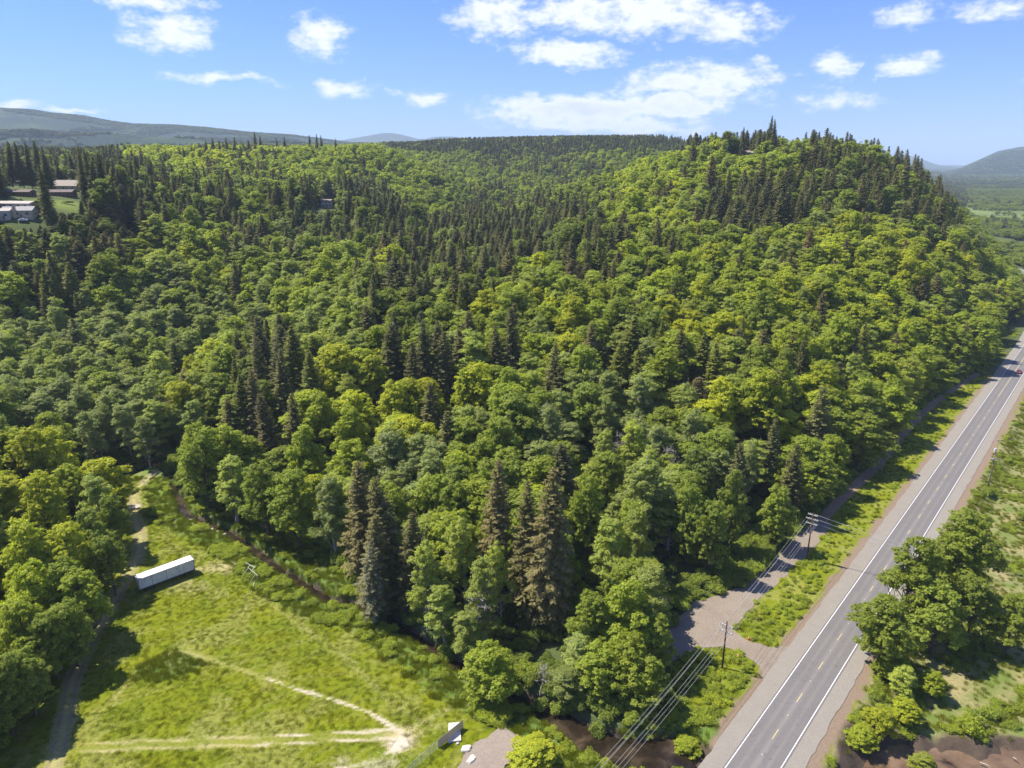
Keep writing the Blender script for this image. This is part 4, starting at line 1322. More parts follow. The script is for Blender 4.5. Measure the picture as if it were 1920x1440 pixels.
Ht = np.select([kind == 0, kind == 1, kind == 2, kind == 3], [21.5, 20.0, 23.5, 21.5]) * hmul
plant = (Y > 1000) & (kind == 2); Ht = np.where(plant, 18 * hmul, Ht)
Ht = np.where((Y > 1000) & (kind < 2), 15 * hmul, Ht)
young = ((px0 > 780) & (px0 < 1060) & (py0 > 370) & (py0 < 480)) | ((px0 > 1320) & (px0 < 1520) & (py0 > 330) & (py0 < 420))
Ht = np.where(young & (kind == 2), 18 * hmul, np.where(young, Ht * .72, Ht))
Ht = np.where((kind == 2) & (px0 > 1290) & (py0 < 430), 24.5 * hmul ** 1.5, Ht)
slope_low = ((X + 255) / 75.0) ** 2 + ((Y - 400) / 30.0) ** 2 < 1
Ht = np.where(slope_low, 7.5 * hmul, Ht)
Rd = np.select([kind == 0, kind == 1, kind == 2, kind == 3], [7.4, 5.9, 5.9, 5.2]) * RNG.normal(1, .19, len(X)).clip(.6, 1.6) * np.where(kind >= 2, Ht / 27.0 * .5 + .5, Ht / 19 * .5 + .5)
Rd = np.where((Y > 2700), Rd * 3.0, np.where((Y > 1900), Rd * 1.8, Rd))
hueA = np.clip(hue + RNG.normal(0, .13, len(X)) + (fbm(X / 30, Y / 30, 99, 2) - .5) * .35, 0, 1)
Ht = np.where(Y > 1900, np.minimum(Ht, 18), Ht)
hueA = np.where(Y > 1700, hueA * .25, hueA)


def skyline_clamp(X, Y, ZG, Ht):
    sx = np.array([s[0] for s in SKYLINE]); sy = np.array([s[1] for s in SKYLINE])
    for _ in range(7):
        a, b, _ = proj(X, Y, ZG + Ht)
        lim = np.interp(a, sx, sy) + RNG.uniform(-2.5, 5, len(a)) * np.clip(700 / Y, .3, 1.2)
        Ht = np.where(b < lim, Ht * .9, Ht)
    return Ht


H2 = skyline_clamp(X, Y, ZG, Ht)
ok = H2 > Ht * .45
a, b, _ = proj(X, Y, ZG + H2); ok &= ~((a > 930) & (a < 1065) & (b > 1040) & (b < 1340))
for x0, y0, x1, y1, D in KEEP:
    a, b, _ = proj(X, Y, ZG + H2)
    a2, b2, dd_ = proj(X, Y, ZG)
    rpx = Rd / dd_ * FOC
    bad = (Y < D + 4) & (a + rpx > x0) & (a - rpx < x1) & (b < y1) & (b2 > y0)
    for _ in range(9):
        H2 = np.where(bad & (b < y1 + 1), H2 * .87, H2); a, b, _q = proj(X, Y, ZG + H2)
    Rd = np.where(bad, Rd * .7, Rd)
    ok &= ~(bad & ((b < y1) | (H2 < 3)))
X, Y, ZG, Ht, Rd, kind, hueA = [v[ok] for v in (X, Y, ZG, H2, Rd, kind, hueA)]


KN = {'maple': 0, 'alder': 1, 'fir': 2, 'cedar': 3}
# photo tip px, py, height, kind, radius, hue, own label (None = derived)
HERO = [
    (1030, 876, 39, 'fir', 5.6, .75, 'tallest brown-green fir in the foreground, bare lower trunk beside the creek'),
    (990, 905, 33, 'fir', 4.2, .65, None), (925, 856, 36, 'fir', 4.4, .8, 'tall brown fir behind the pale alders, just left of the tallest foreground fir'),
    (668, 862, 33, 'fir', 5.0, .75, 'brown-green fir above the grey creekside spruce, left one of its pair'), (728, 895, 32, 'fir', 4.8, .6, 'brown-green fir above the grey creekside spruce, right one of its pair'),
    (762, 960, 26, 'fir', 3.8, .5, None), (700, 955, 28, 'fir', 4.2, .6, None),
    (966, 575, 34, 'fir', 5.0, .25, 'lone tall dark fir standing above bright maples in the middle of the wood'), (932, 612, 27, 'fir', 4.2, .3, None),
    (1455, 785, 25, 'fir', 3.4, .2, None), (1545, 722, 30, 'fir', 5.4, .25, 'broad dark fir among lime maples above the dirt path'), (1390, 830, 26, 'fir', 3.6, .4, None), (1490, 830, 25, 'fir', 3.8, .35, None),
    (792, 598, 30, 'fir', 4.4, .35, None), (825, 620, 27, 'fir', 4.8, .35, None), (770, 640, 26, 'fir', 4.2, .4, None),
    (1180, 590, 28, 'cedar', 6.2, .45, 'broad olive cedar with rounded cone in the middle of the wood'), (1160, 640, 22, 'cedar', 4.4, .6, None),
    (478, 632, 31, 'fir', 4.0, .5, None), (522, 652, 30, 'fir', 4.2, .35, None), (545, 610, 31, 'cedar', 5.6, .35, None), (440, 700, 27, 'cedar', 4.4, .4, None), (545, 735, 25, 'fir', 3.8, .55, None), (498, 735, 27, 'fir', 4.0, .65, None), (470, 690, 28, 'fir', 4.0, .7, None), (580, 660, 28, 'cedar', 5.0, .3, None), (425, 745, 20, 'fir', 3.4, .7, None),
    (1322, 622, 25, 'cedar', 4.4, .5, None), (1350, 645, 24, 'cedar', 4.4, .5, None), (330, 640, 26, 'cedar', 5.0, .3, None), (437, 490, 30, 'fir', 4.6, .35, 'dark fir standing alone between pale alder slopes left of the middle'), (205, 445, 20, 'fir', 4.2, .9, 'small brown-topped fir among bright young alders on the left slope'),
    (535, 425, 26, 'cedar', 4.4, .6, None), (245, 462, 24, 'cedar', 4.6, .4, None), (95, 470, 26, 'cedar', 4.6, .45, None), (125, 490, 26, 'cedar', 5.0, .4, None),
    (1447, 214, 36, 'fir', 3.8, .25, 'tallest fir on the right skyline, thin and open, left of its twin'), (1458, 222, 34, 'fir', 3.2, .3, 'thin open fir on the right skyline, just right of the tallest one'),
    (1293, 231, 27, 'fir', 3.4, .2, None), (1313, 240, 23, 'fir', 2.6, .2, None), (1397, 227, 26, 'fir', 3.0, .2, None), (1491, 250, 12, 'fir', 1.8, .2, None), (1512, 228, 26, 'fir', 3.4, .2, None), (1527, 224, 29, 'fir', 4.0, .2, None), (1540, 226, 28, 'fir', 3.8, .2, None),
    (1556, 234, 27, 'fir', 3.6, .25, None), (1572, 238, 26, 'fir', 3.4, .2, None), (1583, 241, 25, 'fir', 3.4, .3, None), (1608, 238, 24, 'fir', 3.0, .8, None), (1643, 236, 29, 'fir', 4.0, .2, None), (1652, 240, 28, 'fir', 4.0, .2, None), (1672, 244, 28, 'fir', 3.2, .25, None), (1636, 248, 27, 'fir', 4.0, .2, None),
    (1696, 268, 27, 'fir', 3.4, .2, None), (1709, 272, 27, 'fir', 3.4, .2, None), (1725, 282, 27, 'fir', 3.4, .2, None), (1722, 300, 28, 'cedar', 4.6, .5, None), (1766, 318, 36, 'fir', 4.6, .4, 'big dark fir at the right shoulder of the hill above the flood plain'), (1783, 340, 32, 'fir', 4.2, .3, None), (1750, 345, 30, 'cedar', 4.6, .5, None),
    (475, 238, 38, 'fir', 4.2, .2, None), (484, 250, 33, 'fir', 4.0, .2, None), (466, 262, 30, 'fir', 4.2, .2, None), (578, 240, 33, 'fir', 3.4, .15, None), (591, 238, 34, 'fir', 3.2, .15, None), (602, 246, 32, 'fir', 3.4, .15, None), (626, 248, 27, 'fir', 3.2, .15, None), (518, 257, 30, 'fir', 3.4, .2, None), (530, 252, 32, 'fir', 3.6, .2, None),
    (345, 276, 30, 'fir', 3.6, .2, None), (358, 274, 30, 'fir', 3.6, .2, None), (372, 268, 31, 'fir', 3.6, .2, None), (383, 262, 32, 'fir', 3.6, .2, None), (396, 258, 33, 'fir', 4.0, .2, None), (410, 262, 32, 'fir', 3.6, .2, None), (423, 258, 33, 'fir', 3.8, .2, None), (436, 256, 34, 'fir', 4.0, .2, None),
    (65, 268, 36, 'fir', 4.6, .2, None), (30, 274, 34, 'fir', 4.6, .2, None), (143, 274, 37, 'fir', 3.4, .3, 'tall narrow fir right beside the large grey-brown roofed house'), (160, 282, 35, 'fir', 4.2, .2, None), (180, 284, 36, 'fir', 5.0, .15, None), (205, 296, 34, 'fir', 4.8, .15, None), (222, 290, 34, 'fir', 4.6, .2, None), (52, 300, 34, 'fir', 3.4, .3, None), (75, 308, 36, 'fir', 4.2, .25, 'dark fir directly in front of the houses on the left edge'), (10, 280, 34, 'fir', 4.6, .2, None), (255, 310, 30, 'fir', 4.2, .25, None), (240, 300, 30, 'fir', 4.4, .2, None), (165, 300, 32, 'fir', 4.6, .2, None),
    (10, 425, 22, 'fir', 4.0, .3, None), (300, 290, 28, 'fir', 4.4, .2, None), (322, 335, 25, 'fir', 4.6, .2, None), (425, 350, 32, 'fir', 4.4, .3, None), (455, 300, 28, 'fir', 4.2, .3, None), (415, 325, 27, 'fir', 3.6, .25, None), (357, 368, 21, 'fir', 3.8, .3, None), (566, 345, 24, 'fir', 3.6, .25, None), (525, 310, 30, 'fir', 4.4, .3, None),
    (665, 285, 28, 'fir', 4.6, .2, None), (680, 292, 30, 'fir', 4.6, .2, None), (655, 305, 28, 'fir', 4.4, .25, None), (700, 318, 28, 'fir', 4.4, .2, None), (745, 360, 26, 'fir', 3.6, .15, None), (780, 355, 26, 'fir', 3.8, .3, None),
    (1100, 325, 26, 'fir', 4.2, .25, None), (1110, 290, 22, 'fir', 4.0, .25, None), (1185, 278, 22, 'fir', 3.6, .15, None), (930, 335, 24, 'fir', 4.0, .6, None), (945, 332, 24, 'fir', 3.8, .6, None),
    # creekside and roadside broadleaves
    (1175, 1088, 21, 'maple', 6.6, .55, 'large light green tree above the creek, left of the near utility pole'), (1110, 1120, 19, 'maple', 5.2, .42, 'green tree left of the large light green one above the creek'),
    (1215, 1050, 22, 'alder', 6.0, .45, 'tall alder behind the large light green creekside tree, beside the gravel turnout'), (1090, 1180, 13, 'alder', 4.2, .3, 'small pale tree leaning over the creek with a bare snag beside it'),
    (1180, 1185, 15, 'maple', 5.4, .62, 'yellow-green low crown hanging over the lowest bend of the creek'), (1235, 1150, 15, 'maple', 4.2, .35, None),
    (915, 1208, 12.5, 'maple', 5.8, .58, 'round bright green tree on the near creek bank above the gravel pad'),
    (870, 968, 25, 'alder', 5.2, .72, 'light yellow-green alder, tallest of the pale group left of the tallest fir'), (800, 1010, 23, 'alder', 4.8, .68, 'pale alder at the left edge of the pale group, beside the grey spruce'), (905, 1050, 21, 'alder', 4.6, .55, None), (830, 1100, 16, 'alder', 4.6, .5, 'low pale alder overhanging the creek right of the grey spruce'), (940, 1010, 22, 'alder', 3.8, .7, None), (880, 1150, 14, 'alder', 4.4, .5, None),
    (1108, 888, 25, 'maple', 5.2, .42, 'upright green tree right of the tallest foreground fir'), (1150, 960, 22, 'alder', 5.0, .55, None), (1200, 940, 24, 'alder', 5.0, .6, None), (1060, 1000, 17, 'maple', 4.0, .35, None), (1300, 900, 24, 'maple', 4.8, .3, None), (1340, 935, 22, 'maple', 5.0, .28, 'dark green tree at the wood edge beside the gravel turnout'), (1380, 880, 25, 'maple', 4.6, .25, None), (1030, 752, 24, 'alder', 5.2, .1, 'grey-green feathery tree in the middle of the wood, above the tallest fir'),
    (1200, 700, 23, 'alder', 6.2, .15, 'grey-green round alder with bleached dead twigs left of centre right'), (868, 690, 21, 'maple', 4.4, .72, 'pale yellow-green rounded tree left of the lone dark fir'), (1135, 745, 22, 'alder', 5, .35, None),
    (735, 715, 22, 'maple', 7.2, .85, 'broad lime-yellow maple with domed crown left of centre'), (700, 660, 22, 'maple', 6.4, .78, None), (610, 730, 23, 'maple', 6.6, .7, None), (1305, 600, 20, 'maple', 6.6, 1.0, 'yellow-orange flowering maple right of the olive cedar'), (1480, 765, 17, 'maple', 6.0, 1.0, 'yellow maple crown left of the broad dark fir above the path'), (650, 760, 22, 'maple', 6.5, .66, None), (560, 800, 26, 'maple', 7, .6, None), (1360, 590, 20, 'maple', 5.6, .92, None),
    (370, 800, 27, 'maple', 7.2, .45, 'rounded dark green tree at the wood corner above the creek'), (428, 850, 22, 'alder', 6.6, .6, 'rounded lighter green tree right of the wood corner by the creek'), (620, 893, 24, 'alder', 5.0, .12, 'pale grey-green willow left of the brown-green firs'), (485, 868, 23, 'maple', 6.6, .4, None), (545, 875, 24, 'maple', 7.0, .42, None),
    (228, 748, 23, 'alder', 5.6, .15, 'pale grey alder at the head of the meadow'), (265, 775, 20, 'alder', 4.6, .2, None), (360, 742, 21, 'alder', 5.0, .25, None), (155, 765, 23, 'alder', 5.4, .15, None),
    (100, 800, 25, 'maple', 6.8, .9, 'bright yellow-green maple, topmost of the left meadow-edge wood'), (40, 800, 26, 'maple', 6.8, .85, None), (170, 880, 22, 'alder', 5.0, .45, None), (205, 925, 18, 'maple', 4.6, .4, 'dark green tree at the meadow edge beside the bend of the rutted track'), (60, 880, 24, 'maple', 6.6, .85, None), (110, 975, 22, 'maple', 6.4, .85, 'bright yellow-green maple nearest left of the white trailer'), (40, 980, 24, 'maple', 6.4, .8, None), (165, 960, 20, 'maple', 5.2, .3, None), (195, 1000, 17, 'maple', 4.6, .25, None), (110, 1050, 19, 'maple', 5.8, .4, None), (40, 1060, 21, 'maple', 6.0, .72, None),
    (150, 1062, 18, 'maple', 5.6, .55, None), (118, 1120, 17, 'maple', 5.4, .4, None), (1125, 1205, 12.5, 'maple', 5.4, .5, None), (1215, 1235, 12, 'maple', 5.2, .45, None), (1062, 1262, 8, 'alder', 3.8, .3, None),
    (75, 1140, 17, 'maple', 5.0, .35, None), (20, 1120, 20, 'maple', 5.6, .65, None), (92, 1155, 13, 'alder', 4.0, .15, 'small grey-green tree at the lower end of the left wood edge'), (35, 1220, 15, 'maple', 5.0, .25, None), (-20, 1230, 18, 'maple', 5.4, .3, None),
]
# trees standing on the open ground right of the road
RIGHT = [
    (1815, 955, 26, 'maple', 8.6, .42, 'large dark green cottonwood right of the road, topmost of its clump'), (1720, 1005, 23, 'maple', 6.8, .44, 'cottonwood leaning over the road, left half of the large roadside clump'), (1668, 1110, 17, 'maple', 6.2, .42, 'lower cottonwood crown reaching out over the white edge line'),
    (1775, 1095, 18, 'maple', 6.8, .34, None), (1840, 1080, 18, 'maple', 5.8, .34, None), (1908, 1118, 15, 'maple', 4.4, .4, 'cottonwood with pale stem cut by the right edge of the photo'),
    (1700, 1250, 7.5, 'alder', 3.2, .7, 'open yellow-green sapling with pale twigs below the roadside cottonwoods'), (1755, 1262, 6.5, 'maple', 2.8, .72, None), (1655, 1325, 6.5, 'maple', 3.4, .85, 'lime shrub tree beside the right shoulder of the road'), (1620, 1370, 4.5, 'maple', 3.0, .7, None), (1705, 1320, 5.5, 'maple', 3.2, .8, None), (1735, 1418, 4.5, 'alder', 2.6, .8, 'twiggy lime shrub in front of the brown pond'), (1660, 1235, 5, 'maple', 2.4, .6, None),
    (1000, 1392, 4.6, 'maple', 4.2, .82, 'dense lime green bush right of the gravel pad'), (1290, 1392, 2.6, 'maple', 2.8, .7, None),
]
hx, hy, hH, hR, hk, hh, hl = [], [], [], [], [], [], []
for q in HERO + RIGHT:
    px_, py_, H_t, kd, R_, hu, lb = q
    a_, b_ = tip_place(px_, py_, H_t, 570 if (px_ < 66 and py_ < 302) else 70)
    hx.append(a_); hy.append(b_); hH.append(H_t); hR.append(R_ * (1.22 if kd in ('fir', 'cedar') else 1.0)); hk.append(KN[kd]); hh.append(hu); hl.append(lb)
hx, hy, hH, hR, hk, hh = map(np.array, (hx, hy, hH, hR, hk, hh))
# clear room for them
keep = np.ones(len(X), bool)
for i in range(len(hx)):
    d = np.hypot(X - hx[i], Y - hy[i])
    keep &= d > (hR[i] * .95 + .5)
    if hy[i] < 260:
        # nothing that stands just in front may hide them
        a, b, dd_ = proj(X, Y, ZG + Ht)
        hpx, hpy, _ = proj(hx[i], hy[i], 0 * hx[i] + tz(hx[i], hy[i]) + hH[i])
        rp = Rd / dd_ * FOC
        infront = (Y < hy[i]) & (d < 40) & (np.abs(a - hpx) < rp + hR[i] / hy[i] * FOC * .5) & (b < hpy + hH[i] / hy[i] * FOC * .42)
        keep &= ~infront
X, Y, ZG, Ht, Rd, kind, hueA = [v[keep] for v in (X, Y, ZG, Ht, Rd, kind, hueA)]
hz = terrain(hx, hy)
X = np.concatenate([hx, X]); Y = np.concatenate([hy, Y]); ZG = np.concatenate([hz, ZG]); Ht = np.concatenate([hH, Ht]); Rd = np.concatenate([hR, Rd]); kind = np.concatenate([hk, kind]); hueA = np.concatenate([hh, hueA])
hueA = np.where((kind < 2) & (Y < 280), np.clip(hueA + .08, 0, 1), hueA)
own = hl + [None] * (len(X) - len(hl))

# what the camera can see of each tree: far to near into a small index picture
IW, IHh, SCL = 640, 480, 3.0
buf = np.full((IHh, IW), -1, np.int32)
order = np.argsort(-Y)
pt, qt, dt = proj(X, Y, ZG + Ht); pb, qb, db = proj(X, Y, ZG + Ht * .2)
yy_, xx_ = np.mgrid[0:IHh, 0:IW]
for i in order:
    if dt[i] < 5: continue
    cxp, top, bot = pt[i] / SCL, qt[i] / SCL, qb[i] / SCL
    rp = max(Rd[i] / dt[i] * FOC / SCL, .5)
    x0 = int(max(0, cxp - rp)); x1 = int(min(IW, cxp + rp + 1)); y0 = int(max(0, top)); y1 = int(min(IHh, bot + 1))
    if x1 <= x0 or y1 <= y0: continue
    xs_ = xx_[y0:y1, x0:x1]; ys_ = yy_[y0:y1, x0:x1]
    f = (ys_ - top + .5) / max(bot - top, 1)
    w = rp * (np.clip(f, 0, 1) ** .85 if kind[i] >= 2 else np.sqrt(np.clip(1 - (np.clip(f, 0, 1) - .5) ** 2 * 3.6, 0, 1)))
    m = np.abs(xs_ - cxp) <= np.maximum(w, .6)
    buf[y0:y1, x0:x1][m] = i
vis = np.bincount(buf[buf >= 0].ravel(), minlength=len(X))
cxv = np.bincount(buf[buf >= 0].ravel(), weights=(xx_[buf >= 0] * SCL).ravel(), minlength=len(X)) / np.maximum(vis, 1)
cyv = np.bincount(buf[buf >= 0].ravel(), weights=(yy_[buf >= 0] * SCL).ravel(), minlength=len(X)) / np.maximum(vis, 1)
score = vis.astype(float)
score[:len(hx)] += np.where(vis[:len(hx)] > 2, 1e6, 0)
LIMIT = {0: 300, 1: 300, 2: 300, 3: 200}
indiv = np.zeros(len(X), bool)
for kd_, lim in LIMIT.items():
    c_ = np.where((kind == kd_) & (vis > 3))[0]
    c_ = c_[np.argsort(-score[c_])][:lim]
    indiv[c_] = True

KNAME = ['maple_tree', 'alder_tree', 'fir_tree', 'cedar_tree']
KWORD = ['maple', 'alder', 'fir', 'cedar']
KPROTO = ['maple', 'alder', 'fir', 'cedar']
GRP = ['broad-crowned deciduous trees of the wood', 'grey-green alders of the wood', 'dark firs of the wood', 'olive cedars of the wood']
LANDMARKS = [(310, 1075, 'the white trailer'), (1030, 1010, 'the tallest foreground fir'), (966, 640, 'the lone dark fir'), (690, 1090, 'the grey creekside spruce'), (1355, 1200, 'the near utility pole'),
    (1520, 1000, 'the dead-end utility pole'), (1545, 770, 'the broad roadside fir'), (1180, 640, 'the broad olive cedar'), (735, 750, 'the domed lime maple'), (1305, 620, 'the yellow flowering maple'), (1447, 240, 'the tallest skyline fir'),
    (1766, 360, 'the big shoulder fir'), (612, 380, 'the lone white house'), (60, 380, 'the hillside houses'), (1398, 285, 'the ridge cabins'), (437, 530, 'the solitary valley fir'), (500, 680, 'the brown fir clump'), (868, 720, 'the pale rounded tree'),
    (1200, 740, 'the grey alder dome'), (230, 790, 'the meadow head alder'), (100, 830, 'the topmost meadow maple'), (870, 1010, 'the tallest pale alder'), (915, 1270, 'the round bank tree'), (1180, 1150, 'the big creekside tree'),
    (1820, 1000, 'the big cottonwood'), (1900, 690, 'the red car'), (1650, 880, 'the leaning post'), (475, 270, 'the tall left skyline fir'), (590, 255, 'the skyline fir trio'), (400, 280, 'the long fir row'), (300, 790, 'the dead brown tree'),
    (50, 1200, 'the lower rutted track bend'), (650, 590, 'the pale feathery slope'), (1480, 785, 'the yellow maple crown'), (1340, 660, 'the paired cedars'), (865, 385, 'the ravine mouth'), (1420, 375, 'the dark hillside stand'),
    (205, 455, 'the small brown fir'), (1880, 570, 'the distant road bend'), (1000, 262, 'the plantation ridge'), (1550, 245, 'the right skyline firs'), (800, 640, 'the dark fir trio'), (620, 920, 'the pale grey willow'), (1700, 560, 'the roadside fir clump'),
    (1250, 450, 'the bright upper slope'), (1100, 460, 'the central dark belt'), (920, 420, 'the young fir belt'), (660, 300, 'the green knoll'), (350, 460, 'the bright alder slope'), (1640, 420, 'the upper right slope'), (1400, 900, 'the turnout wood edge'),
    (560, 800, 'the wood corner trees'), (120, 640, 'the pale valley alders'), (1100, 880, 'the bleached alder patch'), (760, 480, 'the slope above the notch'), (1750, 460, 'the steep right flank'), (1000, 340, 'the ravine slope'), (60, 520, 'the left cedars')]
ORD = 'first second third fourth fifth sixth seventh eighth ninth tenth eleventh twelfth thirteenth fourteenth fifteenth sixteenth seventeenth eighteenth nineteenth twentieth twenty-first twenty-second twenty-third twenty-fourth twenty-fifth twenty-sixth twenty-seventh twenty-eighth twenty-ninth thirtieth'.split()
LMX = np.array([q[0] for q in LANDMARKS]); LMY = np.array([q[1] for q in LANDMARKS])
near_lm = {}
for i in sorted(np.where(indiv)[0], key=lambda q: np.hypot(LMX - cxv[q], LMY - cyv[q]).min()):
    d_ = np.hypot(LMX - cxv[i], LMY - cyv[i]); j = int(np.argmin(d_))
    dx_, dy_ = cxv[i] - LMX[j], cyv[i] - LMY[j]
    sec = ('right of' if dx_ > 0 else 'left of') if abs(dx_) > abs(dy_) else ('below' if dy_ > 0 else 'above')
    key = (j, sec, int(kind[i]))
    lst = near_lm.setdefault(key, []); lst.append(i)
LBL = {}
for (j, sec, kd_), lst in near_lm.items():
    for n_o, i in enumerate(lst):
        k_ = kd_; h = hueA[i]
        if k_ == 0: col = 'dark green' if h < .3 else 'mid green' if h < .55 else 'bright green' if h < .75 else 'lime green' if h < .9 else 'yellow'
        elif k_ == 1: col = 'grey-green' if h < .4 else 'pale green' if h < .65 else 'yellowish'
        elif k_ == 2: col = 'dark' if h < .35 else 'olive' if h < .6 else 'brownish'
        else: col = 'olive'
        ref = [21.5, 20, 24, 22][k_]
        sz = 'tall' if Ht[i] > ref * 1.1 else 'short' if Ht[i] < ref * .85 else 'broad' if Rd[i] > [7.8, 6.3, 6.2, 5.5][k_] else 'slender' if Rd[i] < [6.6, 5.2, 5.3, 4.6][k_] else 'medium'
        LBL[i] = '%s %s %s, %s nearest one %s %s' % (sz, col, KWORD[k_], ORD[min(n_o, 29)], sec, LANDMARKS[j][2])


rt = np.random.default_rng(55)
ids = np.where(indiv)[0]
split = set(ids[np.argsort(-vis[ids])][:420])
for i in sorted(ids, key=lambda q: Y[q]):
    kp = PROTO[KPROTO[kind[i]]]
    pr = kp[int(rt.integers(len(kp)))]
    s_xy = Rd[i] / pr['R']; s_z = Ht[i] / pr['H']
    lean_ = (rt.normal(0, .035), rt.normal(0, .035))
    if i in split:
        e = empty(KNAME[kind[i]], (X[i], Y[i], ZG[i] - .2), rt.uniform(0, 6.28))
        c_ = link(bpy.data.objects.new('crown', pr['crown']), e); c_['hue'] = float(hueA[i])
        t_ = link(bpy.data.objects.new('trunk', pr['trunk']), e)
    else:
        e = link(bpy.data.objects.new(KNAME[kind[i]], pr['whole'])); e['hue'] = float(hueA[i])
        e.location = (X[i], Y[i], ZG[i] - .2); e.rotation_euler = (0, 0, rt.uniform(0, 6.28))
    e.scale = (s_xy, s_xy, s_z)
    e.rotation_euler[0] = lean_[0]; e.rotation_euler[1] = lean_[1]
    tag(e, own[i] or LBL[i], 'tree', GRP[kind[i]])

rest = np.where(~indiv)[0]
near_r = Y[rest] < 620
pick = np.zeros(len(rest), int)
turn = np.zeros((len(rest), 3)); turn[:, 2] = rt.uniform(0, 6.28, len(rest))
size = np.ones((len(rest), 3))
for j, i in enumerate(rest):
    kd = KPROTO[kind[i]]
    if Y[i] > 560:
        kd = 'maple_far' if kind[i] < 2 else 'fir_far'
    v = int(rt.integers(len(PROTO[kd])))
    pr = PROTO[kd][v]
    pick[j] = PSTART[kd] + v
    size[j] = (Rd[i] / pr['R'], Rd[i] / pr['R'], Ht[i] / pr['H'])
scatter('forest', LIB, np.stack([X[rest], Y[rest], ZG[rest] - .2], 1), pick, turn, size, hueA[rest])
print('trees', len(X), 'individual', len(ids), [int((indiv & (kind == q)).sum()) for q in range(4)])

# ------------------------------------------------------------------ low plants: grass, brambles, edge shrubs
LOW = bpy.data.collections.new('low_plants')


def grass_tuft(seed, n, r, h, w):
    rng = np.random.default_rng(seed)
    a = rng.uniform(0, 6.28, n); rr = r * np.sqrt(rng.random(n))
    base = np.stack([rr * np.cos(a), rr * np.sin(a), np.zeros(n)], 1)
    b = rng.uniform(0, 6.28, n); tl = rng.uniform(.15, .8, n) * h
    hh = h * rng.uniform(.55, 1.15, n)
    top = base + np.stack([np.cos(b) * tl, np.sin(b) * tl, hh], 1)
    s = np.stack([-np.sin(b), np.cos(b), np.zeros(n)], 1) * (w * rng.uniform(.7, 1.3, n))[:, None]
    V = np.stack([base - s, base + s, top], 1).reshape(-1, 3)
    return V, np.arange(3 * n).reshape(n, 3)


def bush(seed, R, H, n, leaf):
    rng = np.random.default_rng(seed)
    C = []; Nn = []
    for k in range(9):
        a = rng.uniform(0, 6.28); rr = R * rng.uniform(0, .75)
        c = np.array([rr * math.cos(a), rr * math.sin(a), H * rng.uniform(.2, .62)])
        d = dirs(n // 9, rng, -.2); r_ = R * rng.uniform(.3, .5)
        C.append(c + d * r_ * np.array([1, 1, H / R * .8]) * rng.uniform(.6, 1.1, (len(d), 1))); Nn.append(d * .6 + np.array([0, 0, .7]) + rng.normal(size=d.shape) * .4)
    C = np.concatenate(C); ls = leaf * rng.uniform(.6, 1.4, len(C))
    return quads_mesh(C, np.concatenate(Nn), ls * .7, ls, rng)


LP = []
for s in range(3):
    v, f = grass_tuft(700 + s, 46, .42, .20, .016); LP.append(('short', mesh_np('short_grass', v, f, [M['grass']])))
for s in range(3):
    v, f = grass_tuft(710 + s, 60, .50, .62, .022); LP.append(('tall', mesh_np('tall_grass', v, f, [M['grass']])))
for s in range(4):
    v, f = bush(720 + s, 1.0, .8, 520, .085); LP.append(('bramble', mesh_np('bramble', v, f, [M['maple']])))
for s in range(3):
    v, f = bush(730 + s, 2.2, 2.6, 1500, .16); LP.append(('shrub', mesh_np('shrub', v, f, [M['maple']])))
for i, (nm_, me_) in enumerate(LP):
    LOW.objects.link(bpy.data.objects.new('low_%02d' % i, me_))
LIX = {nm_: [i for i, q in enumerate(LP) if q[0] == nm_] for nm_ in ('short', 'tall', 'bramble', 'shrub')}
g2 = np.random.default_rng(11)


def rough_fill(name, x0, x1, y0, y1, n, fn):
    """fn(x, y) -> (keep probability, kind list name, size, hue) arrays"""
    x = g2.uniform(x0, x1, n); y = g2.uniform(y0, y1, n)
    p, kd, s, hu = fn(x, y)
    k = g2.random(n) < p
    x, y, kd, s, hu = x[k], y[k], kd[k], s[k], hu[k]
    z = terrain(x, y)
    pick = np.array([LIX[q][int(v * len(LIX[q])) % len(LIX[q])] for q, v in zip(kd, g2.random(len(x)))])
    m = len(x)
    turn = np.zeros((m, 3)); turn[:, 2] = g2.uniform(0, 6.28, m)
    sz = np.stack([s, s, s * g2.uniform(.8, 1.25, m)], 1)
    a, b, _ = proj(x, y, z)
    v = (a > -80) & (a < 2000) & (b < 1540)
    return scatter(name, LOW, np.stack([x, y, z - .03], 1)[v], pick[v], turn[v], sz[v], np.clip(hu[v], 0, 1))


def bare_mask(x, y):
    """1 where tracks, gravel, road or water leave no room for plants"""
    m = np.zeros(len(x))
    for T, w_ in ((T1, 1.7), (T2, 1.3), (T3, .7)):
        d, _, _ = poly_dist(x, y, [at(*q) for q in T]); m = np.maximum(m, (d < w_) * .93)
    d, _, _ = poly_dist(x, y, ROAD); m = np.maximum(m, d < 9.6 + (fbm(x / 2, y / 2, 9, 2) - .5) * 3)
    d, ps, _ = poly_dist(x, y, CREEK); m = np.maximum(m, d < np.interp(ps, np.arange(len(CREEK)), CREEK_W) + .1)
    for Pp in (DRIVE_PX, PAD_PX):
        m = np.maximum(m, inside(x, y, [at(*q) for q in Pp]))
    d, _, _ = poly_dist(x, y, PATH); m = np.maximum(m, d < 1.9)
    dp, _, _ = poly_dist(x, y, np.vstack([POND, POND[:1]])); ins = inside(x, y, POND)
    m = np.maximum(m, ins | (dp < 1.2 + (fbm(x / 2, y / 2, 9, 2) - .5) * 5))
    return m


